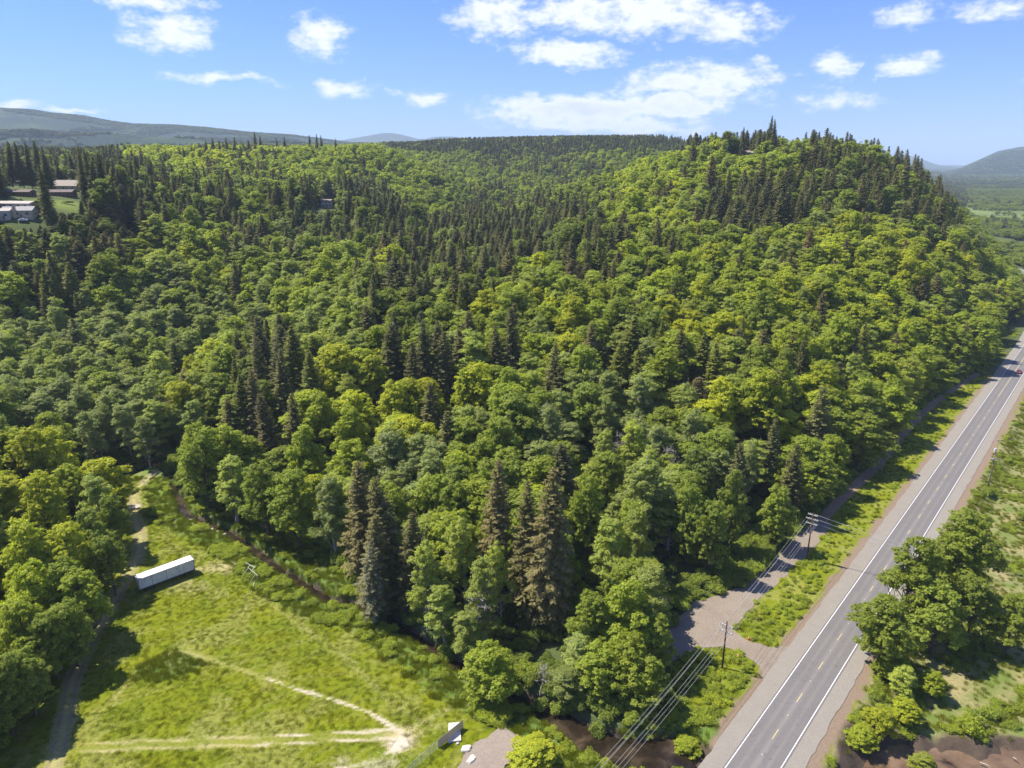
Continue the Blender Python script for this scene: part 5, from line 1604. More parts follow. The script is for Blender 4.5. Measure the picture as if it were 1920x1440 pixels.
def field_fn(x, y):
    rd, _, side = poly_dist(x, y, ROAD); dc, _, _ = poly_dist(x, y, CREEK)
    op = inside(x, y, OPEN_POLY)
    p = np.where(op & (side > 0) & (dc > 6), 1 - bare_mask(x, y), 0) * .95
    n_ = fbm(x / 5, y / 5, 15, 3); st = fbm((x * .9 + y * .35) / 9, (y * .9 - x * .35) / .9, 71, 3)
    hu = .42 + (n_ - .5) * .4 + (st - .5) * .18 + g2.normal(0, .06, len(x))
    return p, np.full(len(x), 'short'), .8 + n_ * .7, hu


def bank_fn(x, y):
    rd, _, side = poly_dist(x, y, ROAD); dc, _, sc_ = poly_dist(x, y, CREEK)
    op = inside(x, y, OPEN_POLY)
    n_ = fbm(x / 3, y / 3, 25, 3)
    north = sc_ < 0
    w_ = np.where(dc < 9 + (n_ - .5) * 6, 1, 0) * op
    mound = (1 - sstep(3, 6, np.hypot((x - at(315, 1250)[0]) / 1.5, y - at(315, 1250)[1])))
    p = np.clip(w_ + mound, 0, 1) * (1 - bare_mask(x, y)) * (side > 0)
    kd = np.where((n_ > .64) & (dc > 2.5) & (dc < 9), 'bramble', 'tall')
    return p, kd, .8 + n_ * .8, np.where(kd == 'bramble', .6, .38) + (n_ - .5) * .4 + g2.normal(0, .08, len(x))


def verge_fn(x, y):
    """weedy islands beside the road and the strip left of it"""
    rd, _, side = poly_dist(x, y, ROAD); dc, _, _ = poly_dist(x, y, CREEK)
    op = inside(x, y, OPEN_POLY)
    n_ = fbm(x / 3.2, y / 3.2, 35, 3)
    p = (op & (side > 0) & (rd < 34) & (x > 8) & (dc > 4)) * (1 - bare_mask(x, y))
    kd = np.where((n_ > .43) & (y < 168), 'bramble', np.where(n_ > .62, 'bramble', 'tall'))
    return p * .95, kd, .6 + n_ * .75, np.where(kd == 'bramble', .68, .30) + (n_ - .5) * .6 + g2.normal(0, .09, len(x))


def marsh_fn(x, y):
    rd, _, side = poly_dist(x, y, ROAD)
    n_ = fbm(x / 4.5, y / 4.5, 45, 4); n2 = fbm(x / 14, y / 14, 46, 2)
    p = ((side < 0) & (rd > 8.5)) * (1 - bare_mask(x, y)) * np.clip(np.where(rd < 15, .75, .25) + (n_ - .42) * 3.0, .22, 1)
    kd = np.where((n_ > .60) & (g2.random(len(x)) < .5), 'bramble', 'tall')
    kd = np.where((n2 > .6) & (g2.random(len(x)) < .02), 'shrub', kd)
    return p, kd, .65 + n_ * .8, np.where(kd == 'tall', .42, .42) + (n_ - .5) * .7 + g2.normal(0, .10, len(x))


def edge_fn(x, y):
    """shrubs along the foot of the wood"""
    dd, _, _ = poly_dist(x, y, OPEN_POLY[:42]); op = inside(x, y, OPEN_POLY)
    dc, _, _ = poly_dist(x, y, CREEK); rd, _, _ = poly_dist(x, y, ROAD)
    n_ = fbm(x / 6, y / 6, 55, 3)
    p = np.where(op, (dd < 1.2), (dd < 8)) * (n_ > .42) * (dc > 4.0) * (rd > 14) * (1 - bare_mask(x, y))
    return p, np.full(len(x), 'shrub'), .55 + n_ * .9, .35 + (n_ - .5) * .8 + g2.normal(0, .12, len(x))


def floor_fn(x, y):
    op = inside(x, y, OPEN_POLY); n_ = fbm(x / 8, y / 8, 65, 3)
    dd, _, _ = poly_dist(x, y, OPEN_POLY[:42])
    return (~op & ((dd < 40) | (y < 330))) * .8, np.full(len(x), 'shrub'), .6 + n_ * .7, .25 + (n_ - .5) * .6


rough_fill('meadow_grass', -125, 60, 84, 215, 62000, field_fn)
rough_fill('bank_grass', -130, 75, 80, 215, 45000, bank_fn)
rough_fill('verge_plants', 5, 330, 80, 430, 60000, verge_fn)
rough_fill('marsh_plants', 40, 330, 78, 330, 110000, marsh_fn)
rough_fill('edge_shrubs', -170, 330, 80, 430, 30000, edge_fn)
rough_fill('forest_undergrowth', -200, 300, 80, 400, 26000, floor_fn)

# ------------------------------------------------------------------ special trees
M['spruce_grey'] = leaf_mat('grey_spruce_needles', [(0, (.12, .12, .065)), (1, (.19, .18, .09))], 0.15, 0.7, 0.1)


_sp = {}


def special(name, crown, trunk, lmat, bmat, px, py, H, hue, label, hproto, rs=1.0):
    x, y = tip_place(px, py, H)
    e = empty(name, (x, y, tz(x, y) - .2))
    if name not in _sp:
        _sp[name] = (mesh_np('crown', crown[0], crown[1], [lmat]), mesh_np('trunk', trunk[0], trunk[1], [bmat], smooth=True))
    c_ = link(bpy.data.objects.new('crown', _sp[name][0]), e); c_['hue'] = hue
    link(bpy.data.objects.new('trunk', _sp[name][1]), e)
    e.rotation_euler = (0, 0, px * .37)
    e.scale = (rs, rs, H / hproto)
    tag(e, label, 'tree')


cr, tr = conifer(901, H=22, R=4.6, base=.12, dens=.85, droop=.2, sparse=.22, tw=.10, step=.85, top_up=.2)
special('spruce_tree', cr, tr, M['spruce_grey'], M['pale_bark'], 692, 1010, 22, .5, 'thin grey-green spruce leaning over the creek in front of the brown firs', 22)
cr, tr = broadleaf(902, H=20, R=4.6, base=.30, nsub=12, subr=1.3, nlobe=5, lober=.6, nleaf=16, leaf=.14, twigs=26)
special('dead_tree', cr, tr, M['dead'], simple_mat('reddish_bark', (.20, .10, .07), .9), 302, 738, 21, .6, 'dead reddish-brown tree with bare branches at the head of the meadow', 20)
cr, tr = broadleaf(903, H=8, R=2.2, base=.3, nsub=8, subr=.8, nlobe=3, lober=.4, nleaf=6, leaf=.07, twigs=24)
special('bare_snag', cr, tr, M['dead'], M['pale_bark'], 1017, 1248, 7.5, .9, 'bare grey snag standing over the creek right of the round bank tree', 8)

cr, tr = broadleaf(905, H=18, R=4.0, base=.35, nsub=14, subr=1.3, nlobe=2, lober=.6, nleaf=10, leaf=.12, twigs=110)
for px_, py_, H_s, lb in ((1165, 806, 19, 'bleached bare alder top among yellowish alders right of the tallest foreground fir'), (1258, 832, 18, 'bleached bare crown in the alders below the grey alder dome'),
                          (796, 1040, 19, 'bleached dead crown inside the pale alders beside the brown firs'), (905, 1105, 15, 'grey bare branches low in the pale alders over the creek'), (1205, 716, 19, 'bleached twigs on top of the grey alder dome')):
    special('dead_alder', cr, tr, M['dead'], M['pale_bark'], px_, py_, H_s, .95, lb, 18)

# ------------------------------------------------------------------ trailer
def placed(px, py, z=0.0):
    x, y = at(px, py, z)
    return Vector((x, y, z))


white = simple_mat('weathered_white_panel', (.72, .69, .64), 0.65, 0.06, 0.8, col2=(.55, .53, .48))
roofw = simple_mat('white_roof_sheet', (.80, .79, .77), 0.6, 0.05, 0.7, col2=(.60, .57, .55))
darkm = simple_mat('dark_steel', (.05, .045, .045), 0.6)
rubber = simple_mat('rubber', (.025, .025, .025), 0.9)
rust = simple_mat('rusty_steel', (.16, .10, .07), 0.8)
A_ = placed(262, 1107, .95); B_ = placed(366, 1068, .95)
dirv = (B_ - A_); Lt = dirv.length; ang_t = math.atan2(dirv.y, dirv.x)
gz_ = tz(A_.x, A_.y)
tl = empty('semi_trailer', (A_.x, A_.y, gz_), ang_t, label='long weathered white box trailer parked on the meadow grass beside the rutted track', category='trailer')
# local frame: x along the near side, +y away from the camera
Wt, Ht_, Zb = 2.55, 2.85, 1.0
MB().box(Lt / 2, Wt / 2, Zb + Ht_ / 2, Lt, Wt, Ht_).build('body', white, tl, bevel=.05)
MB().box(Lt / 2, Wt / 2, Zb + Ht_ + .045, Lt + .10, Wt + .12, .09).build('roof', roofw, tl, bevel=.03)
for k, f in enumerate((0.235, 0.49, 0.72)):
    MB().box(Lt * f, -.02, Zb + Ht_ / 2, .06, .05, Ht_ - .06).build('panel_seam', darkm, tl)
MB().box(Lt / 2, -.025, Zb + .06, Lt, .06, .14).build('side_rail', darkm, tl)
MB().box(Lt / 2, -.025, Zb + Ht_ - .05, Lt + .02, .06, .07).build('top_rail', darkm, tl)
for f in (.004, .996):
    MB().box(Lt * f, -.03, Zb + Ht_ / 2, .12, .07, Ht_).build('corner_post', darkm, tl)
dr = MB().box(-.03, Wt / 2, Zb + Ht_ / 2, .05, Wt - .16, Ht_ - .14).build('rear_door', white, tl)
for yy in (.5, 1.05, 1.5, 2.05):
    MB().tube([(-.09, yy, Zb + .1), (-.09, yy, Zb + Ht_ - .1)], .022, 6).build('lock_rod', darkm, dr)
for xx in (1.5, 2.75):
    for yy in (.2, .55, Wt - .55, Wt - .2):
        w_ = MB().tube([(xx, yy - .12, .5), (xx, yy + .12, .5)], .5, 18).build('wheel', rubber, tl)
        MB().tube([(xx, yy - .13, .5), (xx, yy + .13, .5)], .24, 12).build('rim', rust, w_)
    MB().tube([(xx, .2, .5), (xx, Wt - .2, .5)], .07, 8).build('axle', darkm, tl)
for yy in (.45, Wt - .45):
    MB().box(Lt - 2.6, yy, .52, .14, .14, 1.0).box(Lt - 2.6, yy, .04, .3, .3, .06).build('landing_leg', darkm, tl)
MB().box(Lt / 2, .8, Zb - .1, Lt - .4, .12, .2).box(Lt / 2, Wt - .8, Zb - .1, Lt - .4, .12, .2).build('chassis_rail', darkm, tl)
# stains and scribbles on the near side
st = MB()
for x0, z0, x1, z1 in ((.062, .85, .062, .30), (.10, .9, .10, .55), (.13, .92, .13, .75), (.94, .9, .94, .5), (.90, .88, .90, .62), (.66, .86, .70, .62), (.67, .70, .70, .80)):
    d = math.hypot((x1 - x0) * Lt, (z1 - z0) * Ht_); a = math.atan2((z1 - z0) * Ht_, (x1 - x0) * Lt)
    V, F = box_vf(0, 0, 0, d, .012, .05)
    c_, s_ = math.cos(a), math.sin(a)
    V = np.stack([V[:, 0] * c_ - V[:, 2] * s_ + (x0 + x1) / 2 * Lt, V[:, 1] - .012, V[:, 0] * s_ + V[:, 2] * c_ + Zb + (z0 + z1) / 2 * Ht_], 1)
    st.add(V, F)
st.build('rust_streak', rust, tl)
st = MB(); zz_ = [.78, .55, .72, .55, .78]
for k in range(4):
    x0, x1 = .775 + k * .012, .775 + (k + 1) * .012; z0, z1 = zz_[k], zz_[k + 1]
    d = math.hypot((x1 - x0) * Lt, (z1 - z0) * Ht_); a = math.atan2((z1 - z0) * Ht_, (x1 - x0) * Lt)
    V, F = box_vf(0, 0, 0, d, .012, .09); c_, s_ = math.cos(a), math.sin(a)
    V = np.stack([V[:, 0] * c_ - V[:, 2] * s_ + (x0 + x1) / 2 * Lt, V[:, 1] - .012, V[:, 0] * s_ + V[:, 2] * c_ + Zb + (z0 + z1) / 2 * Ht_], 1)
    st.add(V, F)
st.build('painted_scribble', simple_mat('yellow_scribble', (.55, .50, .22), .7), tl)

# ------------------------------------------------------------------ utility poles and wires
pole_m = simple_mat('pole_wood', (.11, .055, .04), 0.9, .2, 1.0)
pole_grey = simple_mat('old_pole_wood', (.30, .23, .18), 0.9, .2, 1.0)
arm_m = simple_mat('crossarm_wood', (.52, .47, .42), 0.8)
ins_m = simple_mat('insulator', (.60, .62, .63), 0.3)
wire_m = simple_mat('wire_metal', (.55, .54, .52), 0.5, metallic=0.3)
P1 = placed(1354, 1252); P2 = placed(1512, 1052); P0 = P1 - (P2 - P1).normalized() * 53
P4 = placed(2060, 1180) + Vector((0, 0, -2)); P3 = placed(1851, 919)
lx = (P2 - P1).normalized(); lp = Vector((lx.y, -lx.x, 0))


def upole(name, base, H, arms, mat, label, r=.17, yaw=None, trans=False, lean=(0, 0)):
    gz = tz(base.x, base.y)
    e = empty(name, (base.x, base.y, gz), 0, label=label, category='utility pole')
    MB().tube([(0, 0, -.5), (0, 0, H * .5), (0, 0, H)], [r * 1.2, r, r * .75], 10).build('pole', mat, e, smooth=True)
    y_ = yaw if yaw is not None else math.atan2(lp.y, lp.x)
    for (z, half, th) in arms:
        a = MB().box(0, 0, z, half * 2, .13 * th, .16 * th, y_)
        a.box(-math.sin(y_) * .16, math.cos(y_) * .16, z - .02, half * 2, .10, .14, y_) if th > 1.2 else None
        ao = a.build('crossarm', arm_m, e)
        for q in (-.95, -.5, .5, .95):
            MB().tube([(math.cos(y_) * half * q, math.sin(y_) * half * q, z + .07), (math.cos(y_) * half * q, math.sin(y_) * half * q, z + .17), (math.cos(y_) * half * q, math.sin(y_) * half * q, z + .33)], [.05, .09, .05], 8).build('insulator', ins_m, ao)
    if trans:
        MB().tube([(-.45, -.1, H * .78), (-.45, -.1, H * .78 + 1.0)], .34, 14).build('transformer', simple_mat('transformer_paint', (.62, .64, .66), .5), e)
    e.rotation_euler = (lean[0], lean[1], 0)
    return e


upole('utility_pole', P1, 11.2, [(10.2, 1.35, 1.5), (8.7, 1.35, 1.5), (9.6, .9, 1)], pole_m, 'brown wooden utility pole with pale crossarms standing in weeds beside the gravel turnout')
upole('utility_pole', P2, 14.0, [(13.4, 1.2, 1.5), (12.2, 1.5, 1.5), (10.9, 1.4, 1.5)], pole_m, 'taller brown utility pole where the wires turn to cross the road')
upole('utility_pole', P3, 18.0, [(11.4, 1.25, 1.3), (17.7, .5, 1)], pole_grey, 'tall grey leaning utility pole with transformer right of the road', r=.16, yaw=-.15, trans=True, lean=(math.radians(-1.5), math.radians(1.5)))
WG = {}


def wire(a, b, sag, label, group, r=.021):
    pts = []
    for k in range(15):
        t = k / 14
        p = a.lerp(b, t); p = p.copy(); p.z -= sag * 4 * t * (1 - t)
        pts.append(tuple(p))
    o = MB().tube(pts, r, 5).build('power_line', wire_m)
    tag(o, label, 'wire', group)


offs = [(-1.28, 10.5), (-.68, 10.5), (.68, 10.5), (1.28, 10.5), (-1.28, 9.0), (1.28, 9.0)]
offs2 = [(-1.42, 12.5), (-.7, 12.5), (.7, 12.5), (1.42, 12.5), (-1.3, 11.2), (1.3, 11.2)]
nmw = ['upper outer wire on the wood side', 'upper inner wire on the wood side', 'upper inner wire on the road side', 'upper outer wire on the road side', 'lower wire on the wood side', 'lower wire on the road side']
for (o1, z1), (o2, z2), nm_ in zip(offs, offs2, nmw):
    z1b = z1
    a = P1 + lp * o1 + Vector((0, 0, z1)); b_ = P2 + lp * o2 + Vector((0, 0, z2)); c_ = P0 + lp * o1 + Vector((0, 0, z1))
    wire(a, b_, .9, nm_ + ', between the two brown poles', 'wires between the brown poles')
    wire(a, c_, .8, nm_ + ', leading from the near pole over the creek', 'wires over the creek')
cross = [(-.9, 13.8), (.9, 13.8), (-1.3, 12.6), (1.3, 12.6), (0, 11.4), (.2, 9.2)]
l4 = (P4 - P2).normalized(); p4 = Vector((l4.y, -l4.x, 0))
cw_ = ['topmost left wire', 'topmost right wire', 'second highest left wire', 'second highest right wire', 'next to lowest wire', 'lowest wire']
for (o1, z1), nm_ in zip(cross, cw_):
    wire(P2 + lp * o1 * .6 + Vector((0, 0, z1)), P4 + p4 * o1 + Vector((0, 0, z1 - 2.5)), 1.8, nm_ + ' crossing the road from the taller brown pole', 'wires crossing the road')
pb_ = placed(1650, 893)
e = MB().tube([(0, 0, -.2), (.35, .15, 2.2), (.75, .3, 5.0)], [.14, .12, .09], 8).build('wooden_post', pole_grey, smooth=True)
e.location = (pb_.x, pb_.y, tz(pb_.x, pb_.y)); tag(e, 'short leaning grey post between the dirt path and the grass strip', 'post')

# ------------------------------------------------------------------ cones
cone_m = simple_mat('orange_plastic', (.80, .13, .03), .5)
for px_, py_, lb in ((1403.5, 1200, 'orange traffic cone at the weedy island side of the turnout mouth'), (1384, 1233, 'orange traffic cone nearer the brown utility pole')):
    q = placed(px_, py_)
    e = empty('traffic_cone', (q.x, q.y, .07), .4, label=lb, category='traffic cone', group='orange cones at the turnout mouth')
    MB().box(0, 0, .03, .55, .55, .06).build('base', cone_m, e)
    MB().tube([(0, 0, .05), (0, 0, .98)], [.24, .05], 12).build('cone_body', cone_m, e, smooth=True)
    MB().tube([(0, 0, .5), (0, 0, .68)], [.165, .125], 12, cap=False).build('white_band', M['white_paint'], e)

# ------------------------------------------------------------------ fence, slab, boulders at the bottom of the picture
F0 = placed(740, 1475); F1 = placed(822, 1403); F2 = placed(868, 1366)
galv = simple_mat('galvanised_steel', (.42, .45, .43), .5, metallic=.4)
slat_m = simple_mat('tan_privacy_slat', (.55, .43, .28), .8)
fe = empty('chain_link_fence', (F0.x, F0.y, 0), 0, label='galvanised chain link fence with tan slatted end panel beside the gravel pad', category='fence')


def fpt(v, z): return (v.x - F0.x, v.y - F0.y, z)


HF = 1.9
n_p = 6
for k in range(n_p):
    q = F0.lerp(F1, k / (n_p - 1))
    MB().tube([fpt(q, -.2), fpt(q, HF + .05)], .04, 8).build('post', galv, fe)
q = F2; MB().tube([fpt(q, -.2), fpt(q, HF + .15)], .05, 8).build('post', galv, fe)
MB().tube([fpt(F0, HF), fpt(F1, HF)], .03, 6).build('top_rail', galv, fe)
MB().tube([fpt(F1, HF), fpt(F2, HF)], .03, 6).build('top_rail', galv, fe)
mb = MB(); Lf_ = (F1 - F0).length
dn = int(Lf_ / .22)
for k in range(-9, dn):
    for sg in (1, -1):
        a0, a1 = k * .22, k * .22 + HF
        if sg < 0: a0, a1 = a1, a0
        t0, t1 = np.clip([a0, a1], 0, Lf_)
        if t0 == t1: continue
        z0 = (t0 - a0) / (a1 - a0) * HF; z1 = (t1 - a0) / (a1 - a0) * HF
        mb.tube([fpt(F0.lerp(F1, t0 / Lf_), z0), fpt(F0.lerp(F1, t1 / Lf_), z1)], .008, 3, cap=False)
tag(mb.build('chain_link_mesh', galv, fe), kind='stuff')
Ls = (F2 - F1).length; ns = int(Ls / .16); aF = math.atan2((F2 - F1).y, (F2 - F1).x)
sm_ = MB().box(0, 0, HF / 2, .145, .03, HF - .1); sl0 = None
for k in range(ns):
    q = F1.lerp(F2, (k + .5) / ns)
    if sl0 is None: sl0 = sm_.build('slat', slat_m, fe); s_ = sl0
    else: s_ = sl0.copy(); link(s_, fe)
    s_.location = fpt(q, .02 * (k % 2)); s_.rotation_euler = (0, 0, aF)
slab_m = simple_mat('whitewashed_concrete', (.66, .63, .58), .8, .1, 1.5, bump=.02, col2=(.42, .37, .32))
sp_ = [placed(841, 1358), placed(862, 1356), placed(865, 1391), placed(840, 1393)]
V = [(v.x - sp_[0].x, v.y - sp_[0].y, z) for z in (-.1, .34) for v in sp_]
so = MB().add(V, [(3, 2, 1, 0), (4, 5, 6, 7), (0, 1, 5, 4), (1, 2, 6, 5), (2, 3, 7, 6), (3, 0, 4, 7)]).build('concrete_slab', slab_m, bevel=.05)
so.location = (sp_[0].x, sp_[0].y, 0); tag(so, 'pale rectangular concrete slab lying under the slatted fence panel', 'slab')


def boulder(px, py, r, label, seed, col, sx=1.3, name='boulder', grp=None):
    rng = np.random.default_rng(seed)
    import bmesh
    bm = bmesh.new(); bmesh.ops.create_icosphere(bm, subdivisions=3, radius=1)
    for v in bm.verts:
        c = v.co
        n1 = float(fbm(np.array([c.x * 1.5 + seed]), np.array([c.y * 1.5 + c.z * 1.1]), seed, 3)[0])
        v.co = c * (.72 + n1 * .6)
        v.co.x *= sx * r; v.co.y *= r; v.co.z = max(min(v.co.z, .62), -.4) * r * .9
    me = bpy.data.meshes.new(name); bm.to_mesh(me); bm.free(); me.materials.append(col)
    q = placed(px, py); o = link(bpy.data.objects.new(name, me))
    o.location = (q.x, q.y, tz(q.x, q.y) + .3 * r); o.rotation_euler = (0, 0, rng.uniform(0, 3)); tag(o, label, 'rock', grp)


pale = simple_mat('pale_stone', (.70, .62, .50), .8, .08, 1.5, bump=.03)
greyst = simple_mat('grey_stone', (.40, .37, .35), .85, .15, 1.5, bump=.03)
boulder(874, 1406, .75, 'large cream boulder between the slab and the gravel pad', 3, pale)
boulder(884, 1426, .62, 'smaller cream boulder at the lower edge of the gravel pad', 8, pale, 1.6)
boulder(858, 1395, .3, 'small grey stone at the foot of the pale slab', 12, greyst, 1)
for k, (a, b_, r_) in enumerate([(352, 969, .5), (358, 974, .4), (398, 992, .5), (408, 996, .45), (420, 1003, .5), (222, 905, .5), (232, 902, .6), (243, 898, .5), (252, 896, .4), (226, 911, .4), (1075, 1345, .4), (1100, 1362, .5), (1112, 1370, .35)]):
    boulder(a, b_, r_, 'grey stone on the creek bed below the wood corner' if 300 < a < 500 else 'grey stone of the bar at the meadow head' if a < 300 else 'brown stone on the bank under the big creekside tree', 20 + k, greyst, 1.2, 'creek_stone', 'stones of the creek bed near the wood corner' if 300 < a < 500 else 'stones of the meadow head bar' if a < 300 else 'stones under the big creekside tree')
log_m = simple_mat('bleached_log', (.42, .35, .27), .9)
for (a, b_, c, d, r_, lb) in ((281, 899, 303, 882, .22, 'fallen pale log lying across the grass at the meadow head'), (1843, 1408, 1862, 1419, .14, 'thin bleached log sticking into the brown pond'), (1905, 1399, 1912, 1406, .12, 'short bleached stick at the right pond shore'), (1262, 1395, 1278, 1391, .15, 'brown log over the creek beside the road embankment')):
    p, q = placed(a, b_), placed(c, d)
    z0, z1 = tz(p.x, p.y) + .25, tz(q.x, q.y) + .35
    if a > 1200: z0, z1 = max(z0, -2.6), max(z1, -2.2)
    o = MB().tube([(0, 0, 0), ((q.x - p.x) * .5, (q.y - p.y) * .5, (z1 - z0) * .5 + .1), (q.x - p.x, q.y - p.y, z1 - z0)], [r_, r_ * .85, r_ * .5], 8).build('fallen_log', log_m, smooth=True)
    o.location = (p.x, p.y, z0); tag(o, lb, 'log')

# white pipe frame and stakes on the meadow
pv = simple_mat('white_pipe', (.78, .79, .78), .5)
fo = placed(470, 1085)
e = empty('pipe_frame', (fo.x, fo.y, tz(fo.x, fo.y)), 0, label='half-collapsed frame of white pipes standing on the grass near the creek', category='frame')
fz_ = tz(fo.x, fo.y)


def fp(px, py, z): x, y = at(px, py, z); return (x - fo.x, y - fo.y, z - fz_)


for pts, nm_ in (([fp(461, 1055, 2.0), fp(478, 1064, 2.0)], 'top_bar'), ([fp(465, 1064, 1.9), fp(483, 1079, 1.9)], 'top_bar'), ([fp(469, 1059, 2.0), fp(465, 1064, 1.9)], 'cross_bar'), ([fp(477, 1063, 2.0), fp(472, 1070, 1.9)], 'cross_bar'),
                 ([fp(465, 1064, 1.9), fp(455, 1081, 0)], 'leg'), ([fp(472, 1070, 1.9), fp(464, 1082, 0)], 'leg'), ([fp(483, 1079, 1.9), fp(481, 1086, .9)], 'leg'), ([fp(478, 1078, 1.9), fp(467, 1093, 0)], 'leg'), ([fp(477, 1091, .3), fp(470, 1112, 0), fp(455, 1119, 0)], 'loose_pipe')):
    MB().tube(pts, .045, 6).build(nm_, pv, e)
for px_, py_, lb in ((448, 1122, 'thin dark stake in the grass below the pipe frame'), (426, 1130, 'thin dark stake further along towards the trailer')):
    q = placed(px_, py_); o = MB().tube([(0, 0, -.2), (.05, 0, 2.3)], .035, 6).build('stake', darkm); o.location = (q.x, q.y, tz(q.x, q.y)); tag(o, lb, 'stake')

# ------------------------------------------------------------------ car at the right edge
def make_car(px, py, yaw, label, body_m, z=None, name='parked_car'):
    if z is None:
        x, y = tip_place(px, py, 0); z = tz(x, y)
    else:
        x, y = at(px, py, z)
    e = empty(name, (x, y, z), yaw, label=label, category='car')
    prof = [(-2.25, .35), (-2.3, .75), (-2.1, .95), (-1.5, 1.02), (-.95, 1.42), (.65, 1.45), (1.35, 1.0), (2.1, .88), (2.3, .65), (2.28, .35)]
    n = len(prof)
    V = []
    for sy in (-1, 1):
        for (x_, z_) in prof:
            w = .88 if z_ < 1.1 else .70
            V.append((x_, sy * w, z_))
    F = [tuple(range(n - 1, -1, -1)), tuple(range(n, 2 * n))] + [(i, (i + 1) % n, n + (i + 1) % n, n + i) for i in range(n)]
    bd = MB().add(V, F).build('body', body_m, e, bevel=.06)
    gl = simple_mat('car_glass', (.03, .04, .05), .1)
    MB().add([(1.31, -.68, 1.05), (1.31, .68, 1.05), (.70, .6, 1.44), (.70, -.6, 1.44)], [(0, 1, 2, 3)]).build('windscreen', gl, e).location.x = .03
    MB().add([(-1.5, -.68, 1.06), (-1.5, .68, 1.06), (-.98, .6, 1.42), (-.98, -.6, 1.42)], [(3, 2, 1, 0)]).build('rear_window', gl, e).location.x = -.03
    for sy in (-1, 1):
        MB().add([(-1.3, sy * .83, 1.06), (1.1, sy * .83, 1.06), (.6, sy * .735, 1.38), (-.9, sy * .735, 1.38)], [(0, 1, 2, 3)]).build('side_window', gl, e).location.y = sy * .03
        for xw in (-1.4, 1.4):
            w_ = MB().tube([(xw, sy * .70, .34), (xw, sy * .92, .34)], .34, 16).build('wheel', rubber, e)
            MB().tube([(xw, sy * .80, .34), (xw, sy * .935, .34)], .19, 10).build('rim', galv, w_)
        MB().box(2.27, sy * .62, .68, .08, .35, .14).build('headlight', simple_mat('headlight_lens', (.8, .75, .5), .3), e)
    return e


maroon = simple_mat('maroon_car_paint', (.22, .03, .03), .3, .03)
whitep = simple_mat('white_car_paint', (.75, .76, .78), .3, .03)
x, y = at(1917, 700, .13)
d_, p_, s_ = poly_dist(np.array([x]), np.array([y]), ROAD)
sr = float(np.interp(p_[0], np.arange(len(ROAD)), sroad)); x, y, a = on_road(sr, 1.75)
e = make_car(1917, 700, a + math.pi, 'maroon car on the road, cut by the right edge of the photo', maroon, z=.13, name='moving_car')
e.location = (x, y, .13)

# ------------------------------------------------------------------ houses
rf_grey = simple_mat('grey_shingle_roof', (.30, .285, .275), .85, .06, .8); rf_tan = simple_mat('tan_shingle_roof', (.30, .25, .215), .85, .06, .8); rf_brown = simple_mat('brown_shingle_roof', (.16, .12, .11), .85, .08, .8); rf_pale = simple_mat('pale_flat_roof', (.40, .36, .31), .8, .05, .8)
wl_white = simple_mat('white_siding', (.46, .43, .38), .7, .04, 1.0); wl_tan = simple_mat('tan_siding', (.42, .35, .25), .7, .04, 1.0); wl_brown = simple_mat('brown_siding', (.20, .12, .08), .8, .05, 1.0); wl_red = simple_mat('red_siding', (.30, .09, .07), .8, .05, 1.0)
win_m = simple_mat('window_glass', (.05, .06, .07), .15)
fence_w = simple_mat('orange_cedar_boards', (.50, .23, .09), .8, .08, 2.0)


def house(px, py, w, d, h, yaw, roof, wall, label, rh=1.6, chimney=False, nwin=3, name='house', storeys=1):
    x, y = tip_place(px, py, 0); z = tz(x, y)
    e = empty(name, (x, y, z), yaw, label=label, category='house')
    MB().box(0, d / 2, h / 2 - 1.0, w, d, h + 2.0).build('wall', wall, e)
    ov = .5
    y0, y1, ym = -ov, d + ov, d / 2
    x0, x1 = -w / 2 - ov, w / 2 + ov
    V = [(x0, y0, h - .12), (x1, y0, h - .12), (x1, ym, h + rh), (x0, ym, h + rh), (x0, y1, h - .12), (x1, y1, h - .12)]
    V2 = [(a, b, c + .16) for a, b, c in V]
    rf_ = MB().add(V + V2, [(3, 2, 1, 0), (5, 2, 3, 4), (6, 7, 8, 9), (9, 8, 11, 10), (0, 1, 7, 6), (4, 10, 11, 5), (1, 2, 8, 7), (2, 5, 11, 8), (0, 6, 9, 3), (3, 9, 10, 4)]).build('roof', roof, e)
    for sx in (-1, 1):
        xg = sx * (w / 2 - .01)
        MB().add([(xg, .0, h - .02), (xg, d, h - .02), (xg, ym, h + rh - .1)], [(0, 1, 2)]).build('gable', wall, e)
    for st_ in range(storeys):
        for k in range(nwin):
            xw = (k + .5) / nwin * w - w / 2
            zz = h / storeys * (st_ + .55)
            f_ = MB().box(xw, -.03, zz, 1.5, .07, 1.15).build('window', win_m, e)
            MB().box(xw, -.06, zz - .62, 1.7, .10, .08).box(xw, -.06, zz + .62, 1.7, .10, .08).box(xw - .8, -.06, zz, .09, .10, 1.2).box(xw + .8, -.06, zz, .09, .10, 1.2).build('frame', wl_white, f_)
    for sx in (-1, 1):
        MB().box(sx * (w / 2 + .03), d * .5, h * .5, .07, 1.4, 1.1).build('window', win_m, e)
    MB().box(w * .12, -.04, 1.0, 1.0, .08, 2.05).build('door', wl_brown, e)
    if chimney:
        MB().box(-w * .05, -.35, h * .5 + rh * .5, 1.5, .8, h + rh + 1.4).build('chimney', wl_tan, rf_)
    return e


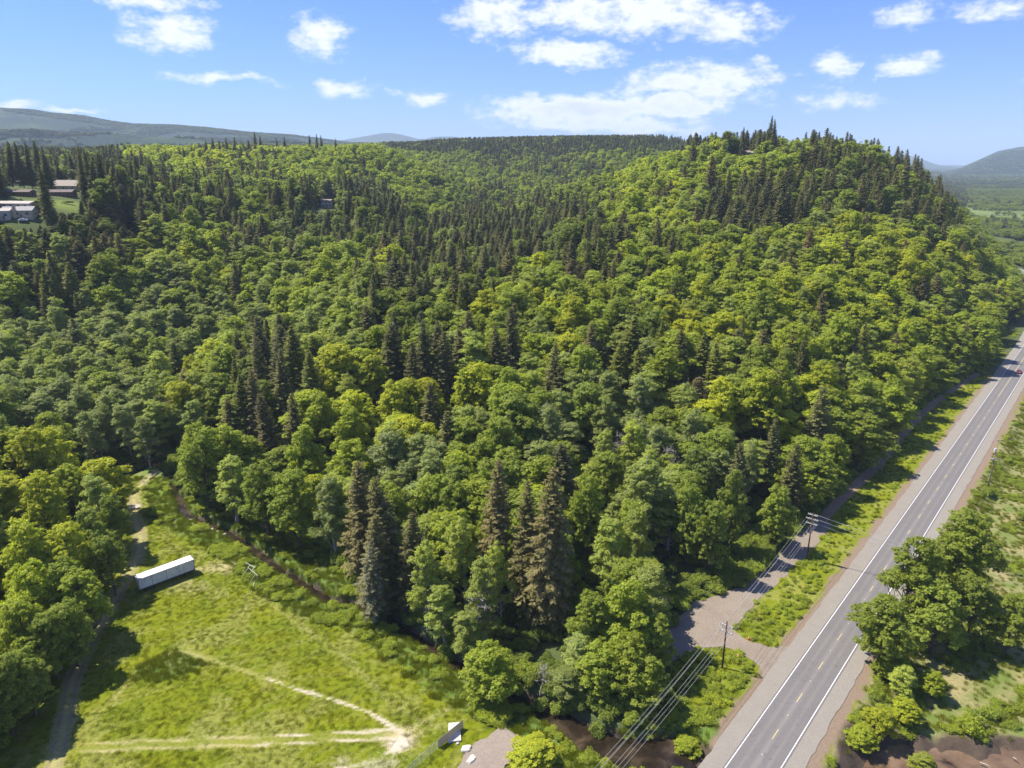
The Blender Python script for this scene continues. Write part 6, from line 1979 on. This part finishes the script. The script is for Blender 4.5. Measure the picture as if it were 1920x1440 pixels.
house(22, 392, 21, 9, 3.0, -.06, rf_pale, wl_white, 'long low white house with pale roof behind the orange board fence', nwin=5, rh=1.0)
house(33, 409, 15, 9, 3.6, .22, rf_grey, wl_tan, 'tan house with grey roof and wide chimney, lowest on the left edge', chimney=True, rh=1.9)
house(4, 412, 8, 8, 4.6, .3, rf_pale, wl_white, 'white house cut by the left edge of the photo', nwin=2, rh=1.0)
house(120, 357, 22, 14, 3.4, -.1, rf_tan, wl_white, 'large house with broad grey-brown roof between the tall firs', rh=4.2)
house(113, 369, 15, 8, 2.8, .12, rf_brown, wl_brown, 'dark brown low house in front of the large grey-roofed one', rh=1.4)
house(36, 347, 15, 9, 3.2, -.25, rf_grey, wl_tan, 'small grey-roofed house farthest back on the left', rh=1.8)
house(28, 368, 18, 8, 2.6, .05, rf_brown, wl_brown, 'dark red-brown house behind the long white one', rh=1.2)
house(612, 389, 9.5, 8, 6.4, .05, rf_tan, wl_white, 'two-storey white house alone in the dark trees left of the ravine', rh=.8, nwin=3, storeys=2)
house(1398, 286, 11, 8, 3.6, .1, rf_tan, wl_red, 'red cabin with pale roof below the right skyline', rh=1.4)
house(1419, 285, 10, 8, 3.2, -.1, rf_tan, wl_tan, 'tan cabin right of the red one below the skyline firs', rh=1.4)
house(1472, 274, 9, 8, 4.2, .5, rf_tan, wl_brown, 'brown house with steep roof beside the tallest skyline firs', rh=2.2)
# board fence below the long white house
a0 = Vector((*tip_place(-12, 399, 0), 0)); a1 = Vector((*tip_place(50, 396, 0), 0))
e = empty('board_fence', (a0.x, a0.y, 0), 0, label='orange cedar board fence below the long low white house', category='fence')
bl = (a1 - a0).length; nb = int(bl / .3); aa = math.atan2((a1 - a0).y, (a1 - a0).x); bme = MB().box(0, 0, 1.0, .28, .04, 2.0); b0 = None
for k in range(nb):
    q = a0.lerp(a1, (k + .5) / nb)
    if b0 is None: b0 = bme.build('plank', fence_w, e); s_ = b0
    else: s_ = b0.copy(); link(s_, e)
    s_.location = (q.x - a0.x, q.y - a0.y, tz(q.x, q.y) - .05 + .03 * (k % 2)); s_.rotation_euler = (0, 0, aa)
make_car(44, 417, .4, 'white car parked below the tan house at the left edge', whitep)
make_car(95, 405, .2, 'white car half hidden by the dark fir near the houses', whitep)
hx_, hy_ = tip_place(128, 382, 0)
v, f = bush(950, 1.0, 1.0, 1500, .10)
o = link(bpy.data.objects.new('hedge', mesh_np('hedge', v, f, [M['maple']]))); o['hue'] = .3
o.location = (hx_, hy_, tz(hx_, hy_)); o.scale = (6.5, 2.2, 2.2); tag(o, 'clipped dark hedge on the lawn in front of the dark brown house', 'hedge')

# ------------------------------------------------------------------ thin air: pale haze over the whole landscape
hm, nt = new_mat('haze')
pvn = N(nt, 'ShaderNodeVolumePrincipled')
pvn.inputs['Color'].default_value = (.66, .80, 1.0, 1)
pvn.inputs['Density'].default_value = 0.00007
pvn.inputs['Anisotropy'].default_value = 0.0
o = N(nt, 'ShaderNodeOutputMaterial'); L(nt, pvn.outputs[0], o.inputs['Volume'])
V, F = box_vf(1500, 7600, 290, 23500, 17000, 620)
hz_o = link(bpy.data.objects.new('haze', mesh_np('haze', V, F, [hm]))); tag(hz_o, kind='stuff')
